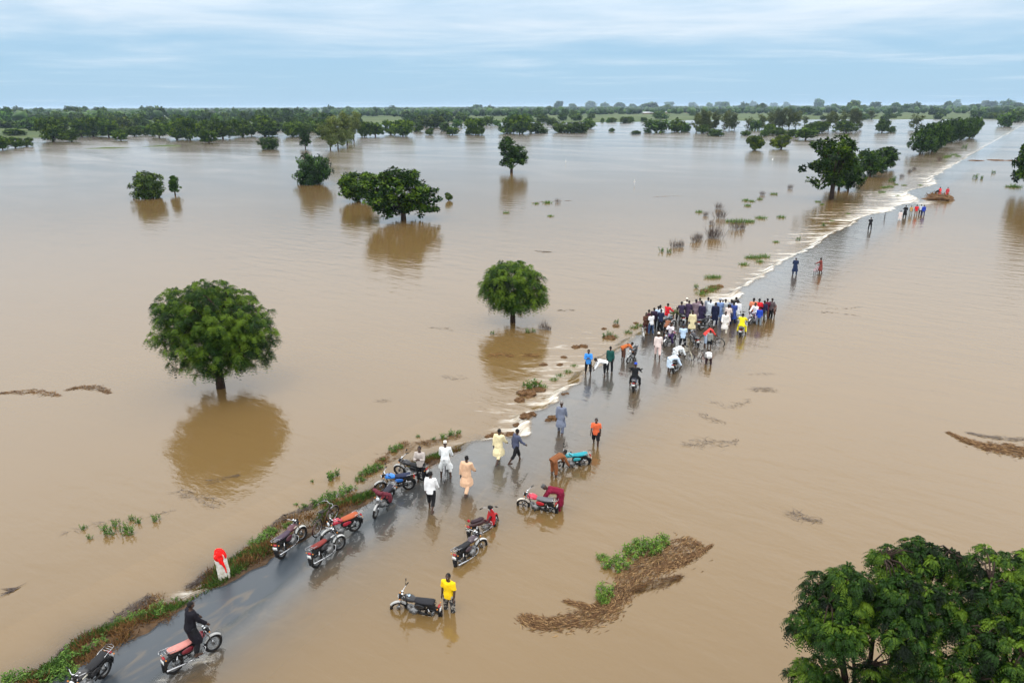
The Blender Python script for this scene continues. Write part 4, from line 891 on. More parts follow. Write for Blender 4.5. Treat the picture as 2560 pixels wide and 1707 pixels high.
drift('straw_drift', [(165, 976, 5), (195, 968, 11), (235, 968, 14), (262, 975, 10), (274, 984, 5)], 300, .45, .026, M_RUST, 'darker right half of the broken drift line at the left edge', 'drift', seed=10, t0=.25, jitter=.6)
for k2, (pth, n, lb) in enumerate((([(150, 1632, 8), (230, 1590, 16), (310, 1540, 20), (380, 1492, 14)], 520, 'dark wet twigs along the outer fringe of the bank left of the rider'), ([(470, 1470, 8), (520, 1438, 14), (560, 1412, 14), (610, 1384, 8)], 320, 'dark wet twigs in the bank gap around the kilometre stone'), ([(660, 1330, 6), (720, 1290, 12), (790, 1262, 10)], 260, 'wet twigs behind the parked motorcycles'), ([(900, 1200, 10), (960, 1150, 20), (1020, 1118, 22), (1090, 1105, 16), (1150, 1090, 8)], 620, 'brown drowned litter along the bank behind the blue motorcycle'))):
    drift('twig_drift', pth, n, .5, .016, M_TWIG if k2 != 3 else M_RUST, lb, 'drift', seed=60 + k2, jitter=.7, t0=.3, thick=.08)
for k2, (pth, n, lb) in enumerate((
        ([(1712, 1112, 5), (1750, 1105, 10), (1790, 1110, 10), (1830, 1108, 7), (1845, 1098, 3)], 330, 'grassy twig drift right of the orange-shirted boy, nearest of its row'),
        ([(1752, 1035, 4), (1785, 1050, 7), (1815, 1060, 5)], 140, 'second twig drift up from the grassy one in open water'),
        ([(1780, 1005, 3), (1820, 1020, 6), (1850, 1010, 5), (1880, 1000, 3)], 130, 'third faint twig drift in the row right of the road'),
        ([(1880, 975, 5), (1910, 972, 9), (1940, 978, 7)], 240, 'twig drift with an olive patch, farthest of the row right of the road'),
        ([(1875, 935, 3), (1910, 935, 4), (1942, 936, 3)], 50, 'hair-thin twigs drifting beyond the olive twig drift'),
        ([(1975, 1282, 6), (2005, 1295, 12), (2035, 1300, 10), (2060, 1305, 5)], 240, 'dark tangle of fine twigs alone in the right-hand water'),
        ([(440, 1228, 4), (480, 1238, 8), (515, 1250, 12), (550, 1268, 8)], 230, 'dark twig drift below the reflection of the large lone tree'),
        ([(160, 1332, 3), (210, 1318, 4), (280, 1302, 4), (380, 1290, 3), (440, 1275, 2)], 120, 'long thin twigs trailing behind the drowned bush on the left'),
        ([(520, 1205, 4), (555, 1198, 5), (600, 1188, 3)], 120, 'short drift within the reflection of the large lone tree'),
        ([(1110, 940, 4), (1140, 948, 7), (1165, 942, 4)], 90, 'faint twig drift left of the broken road edge'),
        ([(942, 1002, 3), (962, 1002, 5), (980, 1000, 3)], 60, 'tiny twig drift in the middle of the left water'),
        ([(1080, 818, 3), (1110, 822, 6), (1135, 826, 4)], 90, 'faint drift left of the umbrella-shaped tree'),
        ([(1225, 888, 4), (1255, 888, 8), (1285, 890, 4)], 200, 'brown drift below the umbrella-shaped tree, left of two'),
        ([(1310, 888, 4), (1330, 889, 8), (1352, 890, 4)], 180, 'brown drift below the umbrella-shaped tree, right of two'),
        ([(1340, 627, 2), (1360, 630, 4), (1380, 630, 3)], 110, 'dark floating drift behind the umbrella-shaped tree'),
        ([(1400, 775, 2), (1418, 776, 3), (1435, 775, 2)], 40, 'small drift right of the umbrella-shaped tree'),
        ([(1328, 508, 2), (1380, 503, 5), (1430, 502, 3)], 260, 'brown reed bar in the open water in mid distance'),
        ([(2050, 780, 2), (2100, 782, 3), (2150, 790, 2)], 40, 'thin ripple of twigs right of the crowd'),
        ([(2065, 770, 2), (2115, 772, 3), (2160, 766, 2)], 30, 'thin twigs drifting beyond the crowd on the right'),
        ([(20, 1478, 3), (35, 1474, 4), (48, 1470, 2)], 40, 'tiny dark twig drift at the lower left edge'),
        ([(1630, 493, 2), (1690, 490, 2), (1740, 492, 2)], 120, 'thin brown scum line on the distant water'))):
    drift('twig_drift', [(a_, b_, c_ * 1.9) for a_, b_, c_ in pth], int(n * .42), .8, .011 if k2 < 12 else .035, M_TWIG if k2 not in (12, 13, 16, 20) else M_RUST, lb, 'drift', seed=20 + k2, jitter=.6, t0=.45, thick=.02)
# grass that covers the near bank: nobody could count it
def bank_grass():
    R = np.random.default_rng(5); n = 60000
    u = R.uniform(-15, 12.6, n); v = -.12 - 2.3 * R.random(n)
    nz = np.array([mnoise.noise(Vector((a * .9, b * .9, 12))) for a, b in zip(v, u)])
    bz = verge_z(u, v); keep = (bz > waterz(u, v) - .13) & (nz > -.3 + R.normal(0, .15, n)) & (v < -.12 - .25 * R.random(n))
    u, v, bz, nz = u[keep], v[keep], bz[keep], nz[keep]; n = len(u)
    P = np.stack([v, u, bz - .02], 1); A = np.stack([R.normal(0, .8, n), R.normal(0, .8, n), np.ones(n)], 1)
    V, F = leaves(P, A, R.normal(size=(n, 3)) * np.array([1, 1, .4]), R.uniform(.1, .32, n), R.uniform(.018, .038, n), .1)
    green = (nz + R.normal(0, .15, n)) > .0
    me = mesh_np('bank_grass', V, F, False, [M_WEED, M_RUST], np.where(green, 0, 1)); attr(me, 'tint', np.repeat(np.clip(R.normal(.38, .22, n), 0, 1), 4))
    o = obj('bank_grass', me); o.matrix_world = ROADM; o.color = (.85, .85, .85, 1)
    tag(o, 'short green and rusty grass covering the muddy road bank', 'grass', kind='stuff')
bank_grass()
# ------------------------------------------------------------------ people
M_SKIN = pmat('skin', (.055, .028, .018), .55, spec=.35, noise=.15, nscale=14)
M_HAIR = pmat('hair', (.008, .007, .007), .75, spec=.25, noise=.3, nscale=60)
M_CLOTH = pmat('cloth', (1, 1, 1), .85, spec=.15, noise=.13, nscale=9, objcol=True, bump=.35)
M_EYE = pmat('eye', (.7, .68, .62), .25)
def camo_mat():
    m, t, o = mat('patterned_cloth')
    c = N(t, 'ShaderNodeTexCoord'); n = N(t, 'ShaderNodeTexNoise'); Lk(t, c.outputs['Object'], n.inputs['Vector']); n.inputs['Scale'].default_value = 11; n.inputs['Detail'].default_value = 2; n.inputs['Distortion'].default_value = 1.4
    r = N(t, 'ShaderNodeMapRange', interpolation_type='SMOOTHSTEP'); Lk(t, n.outputs[0], r.inputs[0]); r.inputs[1].default_value = .5; r.inputs[2].default_value = .58
    oi = N(t, 'ShaderNodeObjectInfo'); mx = N(t, 'ShaderNodeMix', data_type='RGBA'); Lk(t, r.outputs[0], mx.inputs[0]); Lk(t, oi.outputs['Color'], mx.inputs[6]); mx.inputs[7].default_value = (.32, .29, .25, 1)
    b = N(t, 'ShaderNodeBsdfPrincipled'); b.inputs['Roughness'].default_value = .85; Lk(t, mx.outputs[2], b.inputs['Base Color']); Lk(t, b.outputs[0], o.inputs[0]); return m
M_CAMO = camo_mat()
def loft(rings, k=14):
    """rings: (centre, right vector, forward vector, rx, ry); closed at both ends"""
    Vs, Fs = [], []
    for c, a, b, rx, ry in rings:
        c = Vector(c); a = Vector(a); b = Vector(b)
        for q in range(k):
            t = 2 * math.pi * q / k
            Vs.append(c + a * (math.cos(t) * rx) + b * (math.sin(t) * ry))
    n = len(rings)
    for j in range(n - 1):
        for q in range(k):
            q2 = (q + 1) % k; Fs.append((j * k + q, j * k + q2, (j + 1) * k + q2, (j + 1) * k + q))
    c0 = len(Vs); Vs += [Vector(rings[0][0]), Vector(rings[-1][0])]
    for q in range(k):
        q2 = (q + 1) % k
        Fs.append((c0, q2, q, q)); Fs.append((c0 + 1, (n - 1) * k + q, (n - 1) * k + q2, (n - 1) * k + q2))
    return np.array(Vs, float), np.array(Fs, int)
def rtube(pts, radii, k=10):
    """tube with rounded ends"""
    pts = [Vector(p) for p in pts]
    d0 = (pts[0] - pts[1]).normalized(); d1 = (pts[-1] - pts[-2]).normalized()
    P = [pts[0] + d0 * radii[0] * .9, pts[0] + d0 * radii[0] * .6] + pts + [pts[-1] + d1 * radii[-1] * .6, pts[-1] + d1 * radii[-1] * .9]
    Rr = [radii[0] * .35, radii[0] * .78] + list(radii) + [radii[-1] * .78, radii[-1] * .35]
    return tube(P, Rr, k)
def blob(c, r, k=10, rows=8):
    r = r if hasattr(r, '__len__') else (r, r, r)
    X, Y = Vector((1, 0, 0)), Vector((0, 1, 0))
    return loft([(Vector(c) + Vector((0, 0, r[2] * math.sin(t))), X, Y, max(r[0] * math.cos(t), 1e-3), max(r[1] * math.cos(t), 1e-3)) for t in np.linspace(-1.5, 1.5, rows)], k)
def solid(name, parts, voxel, m, smooth=4, fold=0.0, seed=0):
    """union of overlapping closed shapes as ONE continuous skin"""
    V, F = join(parts)
    me = quad_tris(name + '_raw', V, F)
    o = bpy.data.objects.new('tmp', me); COL.objects.link(o)
    md = o.modifiers.new('r', 'REMESH'); md.mode = 'VOXEL'; md.voxel_size = voxel
    s = o.modifiers.new('s', 'SMOOTH'); s.factor = .5; s.iterations = smooth
    dg = bpy.context.evaluated_depsgraph_get()
    res = bpy.data.meshes.new_from_object(o.evaluated_get(dg)); res.name = name
    bpy.data.objects.remove(o); bpy.data.meshes.remove(me)
    if fold:
        n = len(res.vertices); co = np.empty(n * 3, np.float32); no = np.empty(n * 3, np.float32)
        res.vertices.foreach_get('co', co); res.vertices.foreach_get('normal', no); co = co.reshape(-1, 3); no = no.reshape(-1, 3)
        off = np.array([mnoise.noise(Vector((c[0] * 13 + seed, c[1] * 13, c[2] * 4.5))) for c in co])
        co += no * (off * fold)[:, None]; res.vertices.foreach_set('co', co.ravel()); res.update()
    res.polygons.foreach_set('use_smooth', np.ones(len(res.polygons), bool))
    res.materials.clear(); res.materials.append(m)
    return res
POSES = {
    # lean, head pitch, legs (flex, knee, spread) x2, arms (flex, out, elbow) x2, pelvis height or None
    'stand':  (2, 4, ((3, 4, 5), (-3, 3, 6)), ((6, 8, 12), (-4, 9, 14)), None),
    'folded': (3, 8, ((4, 5, 6), (-4, 4, 6)), ((22, 6, 95), (20, 8, 92)), None),
    'onehand': (2, 4, ((5, 6, 6), (-4, 4, 5)), ((2, 8, 12), (18, 10, 88)), None),
    'walk':   (6, 6, ((26, 12, 3), (-22, 20, 3)), ((-20, 6, 18), (24, 8, 25)), None),
    'stroll': (4, 5, ((15, 8, 4), (-14, 22, 4)), ((-10, 7, 16), (14, 8, 22)), None),
    'bend':   (82, -8, ((8, 12, 9), (2, 8, 9)), ((28, 6, 6), (20, 8, 10)), None),
    'stoop':  (55, 10, ((10, 16, 8), (-4, 10, 8)), ((38, 8, 20), (34, 8, 18)), None),
    'hold':   (6, 6, ((6, 6, 5), (-8, 8, 5)), ((52, 10, 14), (38, 16, 26)), None),
    'ride':   (14, 0, ((62, 82, 18), (62, 82, 18)), ((52, 14, 20), (52, 14, 20)), .84),
    'astride': (10, 2, ((14, 22, 12), (10, 24, 12)), ((24, 12, 16), (24, 12, 16)), None),
    'sit':    (12, 6, ((58, 76, 20), (58, 76, 20)), ((30, 10, 40), (30, 10, 40)), .82),
}
def joints(pose):
    lean, hp, legs, arms, pz = POSES[pose]
    J = {}
    def dirv(fl, out, s): 
        v = Vector((math.sin(rad(out)) * s, math.sin(rad(fl)), -math.cos(rad(fl)))); return v.normalized()
    pel = Vector((0, 0, 0))
    for i, s in enumerate((-1, 1)):
        fl, kn, ab = legs[i]
        hip = pel + Vector((.095 * s, 0, -.02)); knee = hip + dirv(fl, ab, s) * .43; ank = knee + dirv(fl - kn, ab * .3, s) * .42
        J['hip', s], J['knee', s], J['ank', s] = hip, knee, ank
    z = (pz if pz else -min(J['ank', -1].z, J['ank', 1].z) + .075)
    for k_ in list(J): J[k_] = J[k_] + Vector((0, 0, z))
    pel = Vector((0, 0, z)); J['pel'] = pel
    t1 = Vector((0, math.sin(rad(lean * .8)), math.cos(rad(lean * .8)))); t2 = Vector((0, math.sin(rad(lean * 1.08)), math.cos(rad(lean * 1.08))))
    J['waist'] = pel + t1 * .2; J['chest'] = J['waist'] + t2 * .2; J['neck'] = J['chest'] + t2 * .11
    ha = rad(lean * .75 + hp); hd = Vector((0, math.sin(ha), math.cos(ha))); J['hd'] = hd
    J['head'] = J['neck'] + hd * .165; J['t1'], J['t2'] = t1, t2
    for i, s in enumerate((-1, 1)):
        fl, ou, el = arms[i]
        sh = J['neck'] - t2 * .045 + Vector((.175 * s, 0, 0)); eb = sh + dirv(fl, ou, s) * .285
        fd = dirv(fl + el, ou * .35 if el < 60 else -38, s); wr = eb + fd * .25
        J['sh', s], J['el', s], J['wr', s], J['fd', s] = sh, eb, wr, fd
    return J
def fwd_of(t): return Vector((0, t.z, -t.y))
def person_meshes(pose):
    J = joints(pose); X = Vector((1, 0, 0)); f1, f2 = fwd_of(J['t1']), fwd_of(J['t2'])
    torso = lambda g, lo=-.10, top=True: [(J['pel'] + J['t1'] * lo, X, f1, (.165 if g else .135) + g, (.128 if g else .10) + g), (J['pel'], X, f1, (.165 if g else .155) + g, (.125 if g else .115) + g), (J['waist'] - J['t1'] * .05, X, f1, .138 + g, .10 + g), (J['chest'] - J['t2'] * .04, X, f2, .16 + g, .112 + g), (J['chest'] + J['t2'] * .05, X, f2, .168 + g, .108 + g)] + ([(J['neck'] - J['t2'] * .03, X, f2, .13 + g, .08 + g), (J['neck'], X, f2, .065 + g, .06 + g)] if top else [])
    hd = J['hd']; hf = fwd_of(hd); h = J['head']
    def head_rings(g=0, lo=-.115, hi=.118):
        out = []
        for t in np.linspace(lo, hi, 9):
            r = math.sqrt(max(1 - (t / .125) ** 2, .04)); jaw = 1 if t > -.03 else .82 + .18 * (t + .115) / .085
            out.append((h + hd * t + hf * (-.008 if t > 0 else .006), X, hf, (.074 * r * jaw + g), (.095 * r + g)))
        return out
    B = [loft(torso(0), 16), loft(head_rings(), 14), rtube([J['neck'] - J['t2'] * .04, J['neck'] + hd * .04, h - hd * .07], [.058, .052, .05])]
    B.append(rtube([h + hf * .088 + hd * .015, h + hf * .108 - hd * .022], [.011, .016], 6))       # nose
    B.append(rtube([h + hf * .088 - hd * .062 - X * .022, h + hf * .094 - hd * .062, h + hf * .088 - hd * .062 + X * .022], [.008, .011, .008], 6))   # mouth
    B.append(rtube([h + hf * .082 + hd * .034 - X * .035, h + hf * .092 + hd * .034, h + hf * .082 + hd * .034 + X * .035], [.011, .012, .011], 6))   # brow
    for s in (-1, 1):
        B.append(rtube([h + X * s * .075 + hd * .02 - hf * .01, h + X * s * .083 - hd * .028], [.014, .011], 6))   # ear
        hip, kn, an = J['hip', s], J['knee', s], J['ank', s]
        B.append(rtube([hip + Vector((0, 0, .03)), hip.lerp(kn, .5), kn, kn.lerp(an, .35), an], [.088, .076, .056, .056, .038], 12))
        toe = an + Vector((s * .02, .15, -.045)); B.append(rtube([an + Vector((0, -.035, -.04)), an + Vector((0, .06, -.035)), toe], [.04, .04, .03], 10))
        sh, eb, wr, fd = J['sh', s], J['el', s], J['wr', s], J['fd', s]
        B.append(rtube([J['neck'].lerp(sh, .4) - J['t2'] * .02, sh, sh.lerp(eb, .5), eb, eb.lerp(wr, .3), wr], [.055, .06, .048, .04, .04, .026], 12))
        pa = wr + fd * .085
        side = fd.cross(X).normalized() if abs(fd.dot(X)) < .95 else Vector((0, 0, 1))
        B.append(rtube([wr, wr + fd * .04, pa], [.026, .032, .03], 8))
        for j, (o_, ln) in enumerate(((-.024, .055), (-.008, .068), (.008, .063), (.023, .048))):      # four fingers, slightly curled
            b = pa + side * o_; m1 = b + fd * ln * .55 + X * (-s) * .006; B.append(rtube([b - fd * .012, m1, m1 + fd * ln * .45 + X * (-s) * .018], [.0095, .009, .0075], 5))
        tb = wr + fd * .03 + side * -.03; B.append(rtube([tb, tb + fd * .03 - side * .022, tb + fd * .06 - side * .024 - X * s * .006], [.012, .01, .0085], 5))   # thumb from the side of the palm
    out = {'body': solid(pose + '_body', B, .0125, M_SKIN, 3)}
    out['hair'] = solid(pose + '_hair', [loft([(c - hf * .012, a, b_, rx + .008, ry + .006) for c, a, b_, rx, ry in head_rings(0, .035, .12)], 14), loft([(c - hf * .03, a, b_, rx + .006, ry * .8) for c, a, b_, rx, ry in head_rings(0, -.03, .08)], 14)], .012, M_HAIR, 3)
    ev = [blob(h + X * s * .03 + hf * .083 + hd * .014, (.011, .008, .008), 6, 5) for s in (-1, 1)]
    V, F = join(ev); out['eyes'] = quad_tris(pose + '_eyes', V, F, mats=[M_EYE])
    def arm(g, upto):
        A = []
        for s in (-1, 1):
            sh, eb, wr = J['sh', s], J['el', s], J['wr', s]
            pts = [J['neck'].lerp(sh, .45) - J['t2'] * .025, sh, sh.lerp(eb, .55), sh.lerp(eb, .8 if upto == 'short' else 1.0)]; rr = [.06 + g, .066 + g, .058 + g, .058 + g * 1.4]
            if upto == 'long': pts += [eb.lerp(wr, .5), eb.lerp(wr, .92)]; rr = [.06 + g, .066 + g, .056 + g, .05 + g, .046 + g, .042 + g]
            A.append(tube(pts, rr, 12))
        return A
    low = J['pel'] - Vector((0, 0, 1)) * .06
    out['shirt'] = solid(pose + '_shirt', [loft(torso(.02, -.12), 16)] + arm(.012, 'short'), .016, M_CLOTH, 4, .012, 1)
    out['lshirt'] = solid(pose + '_long_shirt', [loft(torso(.022, -.14), 16)] + arm(.012, 'long'), .016, M_CLOTH, 4, .012, 2)
    # kaftan: hangs from the hips to the knees, wide enough for both legs
    kn = (J['knee', -1] + J['knee', 1]) / 2; sp = abs(J['knee', 1].y - J['knee', -1].y) / 2; sx = max(abs(J['knee', 1].x), abs(J['knee', -1].x))
    Yv = Vector((0, 1, 0))
    if pose in ('ride', 'sit'):
        skirt = [tube([J['hip', s] + Vector((0, -.02, .0)), J['hip', s].lerp(J['knee', s], .5), J['knee', s] + Vector((0, .02, -.06))], [.13, .115, .10], 12) for s in (-1, 1)]
    else:
        skirt = [loft([(J['pel'] + Vector((0, 0, .1)) if J['t1'].z > .6 else J['pel'] + Vector((0, 0, .02)), X, Yv, .165, .13), (J['pel'] - Vector((0, 0, .1)), X, Yv, .185, .15), (J['pel'].lerp(kn, .75), X, Yv, sx + .125, .13 + sp), (kn - Vector((0, 0, .06)), X, Yv, sx + .14, .145 + sp)], 16)]
    out['robe'] = solid(pose + '_robe', [loft(torso(.032, -.08), 16)] + arm(.02, 'long') + skirt, .017, M_CLOTH, 4, .018, 3)
    def legs(g, f):
        A = [loft([(J['pel'] + J['t1'] * .06, X, f1, .15 + g, .112 + g), (J['pel'], X, f1, .16 + g, .122 + g), (J['pel'] - Vector((0, 0, .09)), X, Yv, .15 + g, .11 + g)], 16)]
        for s in (-1, 1):
            hip, kn_, an = J['hip', s], J['knee', s], J['ank', s]
            end = hip.lerp(kn_, f / .5) if f <= .5 else kn_.lerp(an, (f - .5) / .5)
            pts = [hip + Vector((0, 0, .02)), hip.lerp(kn_, .5)] + ([kn_] if f > .5 else []) + [end]
            rr = [.1 + g, .09 + g] + ([.07 + g] if f > .5 else []) + [.066 + g if f > .5 else .084 + g]
            A.append(tube(pts, rr, 12))
        return A
    out['trousers'] = solid(pose + '_trousers', legs(.008, .93), .016, M_CLOTH, 4, .01, 4)
    out['rolled'] = solid(pose + '_rolled', legs(.01, .74), .016, M_CLOTH, 4, .01, 5)
    out['shorts'] = solid(pose + '_shorts', legs(.012, .5), .016, M_CLOTH, 4, .01, 6)
    # caps
    out['kufi'] = solid(pose + '_kufi', [loft([(h + hd * t_, X, hf, rx, ry) for t_, rx, ry in ((.035, .084, .104), (.09, .083, .1), (.13, .074, .09), (.137, .05, .06))], 16)], .012, M_CLOTH, 2)
    out['peaked'] = solid(pose + '_peaked', [loft([(h + hd * t_, X, hf, rx, ry) for t_, rx, ry in ((.03, .085, .106), (.08, .082, .1), (.12, .06, .075), (.13, .03, .035))], 16), loft([(h + hd * .036 + hf * .06, X, hf, .07, .05), (h + hd * .036 + hf * .12, X, hf, .06, .055), (h + hd * .026 + hf * .13, X, hf, .055, .05)], 14)], .012, M_CLOTH, 2)
    out['J'] = J
    return out
_pm = {}
def person(P, az, pose, top, tcol, bot, bcol, label, scale=1.0, hat=None, hcol=(.6, .6, .6), group=None, z=None, pat=None):
    if pose not in _pm: _pm[pose] = person_meshes(pose)
    m = _pm[pose]
    e = empty('person', (P.x, P.y, floor_z(P) if z is None else z), rad(az)); e.scale = (scale * random.uniform(.96, 1.06), scale * random.uniform(.96, 1.06), scale)
    b = obj('body', m['body'], e); obj('eyes', m['eyes'], b)
    if hat != 'kufi': obj('hair', m['hair'], e)
    if hat:
        c = obj('cap', m[hat], e); c.color = (*hcol, 1)
    nm = {'shirt': 'shirt', 'lshirt': 'shirt', 'robe': 'kaftan'}[top]
    c = obj(nm, m[top], e); c.color = (*tcol, 1)
    c = obj({'trousers': 'trousers', 'rolled': 'trousers', 'shorts': 'shorts'}[bot], m[bot], e); c.color = (*bcol, 1)
    if pat:
        c.data = _pm[pose].setdefault(bot + '_pat', c.data.copy()); c.data.materials.clear(); c.data.materials.append(M_CAMO)
    tag(e, label, 'person', group)
    return e
# colours as cloth really has them
WHT = (.74, .74, .74); OFFW = (.66, .60, .50); CREAM = (.70, .60, .36); PEACH = (.62, .39, .25); PINKW = (.70, .58, .54); LBLUE = (.45, .58, .74); PALE = (.58, .63, .68); DENIM = (.11, .17, .33)
NAVY = (.012, .015, .04); BLK = (.012, .012, .014); SLATE = (.07, .08, .13); GREYB = (.16, .18, .24); MAUVE = (.22, .16, .19); PLUM = (.035, .022, .045); MAROON = (.16, .008, .028); RED = (.62, .02, .03); ORNG = (.68, .13, .05); YEL = (.80, .52, .01); BLUE = (.05, .25, .66); RBLUE = (.02, .05, .36); BROWN = (.10, .045, .03); RUSTC = (.20, .075, .03); GREEN = (.012, .07, .06); GREY = (.25, .26, .24); JEAN = (.04, .07, .14); LJEAN = (.38, .48, .62)
def at(x, y): return pix(x, y, 0.0)
person(at(1124, 1525), 158, 'stand', 'shirt', YEL, 'rolled', BLK, 'person in a bright yellow T-shirt and patterned trousers beside the black motorcycle', .98, pat=1)
person(at(1079, 1271), -12, 'stroll', 'lshirt', WHT, 'rolled', BLK, 'person in a white shirt and black trousers walking away past the blue motorcycle', 1.0)
person(at(1167, 1229), -20, 'walk', 'robe', PEACH, 'trousers', PEACH, 'person in a peach kaftan striding through the shallow water', 1.03)
person(at(1053, 1203), 170, 'folded', 'lshirt', (.42, .37, .34), 'trousers', BLK, 'person in a greyish shirt and black trousers standing by the black motorcycle with bags', 1.0)
person(at(1247, 1152), -28, 'walk', 'robe', CREAM, 'rolled', CREAM, 'person in a cream kaftan and rolled trousers before the first white water', .98)
person(at(1290, 1152), -60, 'walk', 'lshirt', SLATE, 'rolled', BLK, 'person in a slate blue shirt in mid stride at the first white water', 1.0)
person(at(1402, 1080), -18, 'stroll', 'robe', GREYB, 'trousers', (.09, .1, .14), 'person in a blue-grey kaftan and cap walking up the road', 1.0, 'kufi', (.2, .18, .17))
person(at(1489, 1112), 165, 'stroll', 'shirt', ORNG, 'shorts', BLK, 'boy in an orange T-shirt and black shorts walking in the shallow water', .92)
person(at(1384, 1188), -55, 'bend', 'lshirt', RUSTC, 'rolled', RUSTC, 'person in rust-brown clothes bending down at the front of the turquoise motorcycle', .98)
person(at(1401, 1270), 82, 'bend', 'robe', MAROON, 'trousers', MAROON, 'person in a maroon kaftan bending over the tail of the red and pink motorcycle', 1.0, 'kufi', (.09, .09, .09))
person(at(1470, 936), 172, 'folded', 'lshirt', BLUE, 'rolled', BLK, 'person in a bright blue shirt standing at the broken road edge, facing the camera', .97)
person(at(1512, 938), 92, 'bend', 'lshirt', WHT, 'rolled', BLK, 'person in a white shirt bent double beside the one in the bright blue shirt', .95)
person(at(1524, 929), -20, 'stand', 'lshirt', GREEN, 'trousers', BLK, 'person in a dark green shirt behind the bent-over white shirt', .98)
person(at(1557, 899), -70, 'bend', 'lshirt', (.42, .11, .03), 'rolled', BROWN, 'person in an orange-brown top bending beside the motorcycle that faces the camera', .95)
# far walkers
person(at(1986, 687), -15, 'folded', 'robe', (.018, .03, .07), 'trousers', (.018, .03, .07), 'person in a long navy kaftan and cap alone on the road beyond the crowd', 1.02, 'kufi', (.2, .22, .25))
person(at(2050, 683), 60, 'hold', 'robe', (.2, .05, .04), 'shorts', (.2, .05, .04), 'person in a reddish-brown kaftan pushing a bicycle beyond the crowd', .95)
person(at(2174, 574), -20, 'folded', 'shirt', BLK, 'trousers', BLK, 'person in black walking alone far up the road', .98)
person(at(2249, 550), -25, 'stand', 'robe', PINKW, 'trousers', WHT, 'person in pale pink at the left end of the distant group of six', .84)
person(at(2261, 543), -25, 'hold', 'robe', BLK, 'trousers', BLK, 'tall person in black in the distant group of six', 1.05)
person(at(2276, 538), -25, 'stand', 'shirt', (.45, .3, .12), 'rolled', GREY, 'person in a yellowish-brown shirt in the distant group of six', .9)
person(at(2289, 538), -20, 'stand', 'shirt', RED, 'rolled', (.3, .2, .16), 'person in a red shirt in the distant group of six', .98)
person(at(2300, 536), -30, 'stand', 'shirt', PALE, 'trousers', BLK, 'person in a pale grey shirt in the distant group of six', .95)
person(at(2307, 538), -25, 'stand', 'lshirt', RBLUE, 'trousers', (.03, .04, .12), 'person in dark blue at the right end of the distant group of six', .98)
for (x, y, az, ps, tc, bc, lb) in ((2337, 496, -80, 'stoop', BLK, BLK, 'person in black stooping on the earth mound'), (2347, 494, 10, 'stand', (.75, .06, .07), (.3, .03, .04), 'person in bright red standing on the earth mound'), (2366, 495, -10, 'stand', (.5, .05, .06), (.25, .03, .04), 'person in darker red at the right end of the earth mound')):
    person(at(x, y), az, ps, 'robe' if ps == 'stand' else 'lshirt', tc, 'trousers', bc, lb, .98, z=.1)
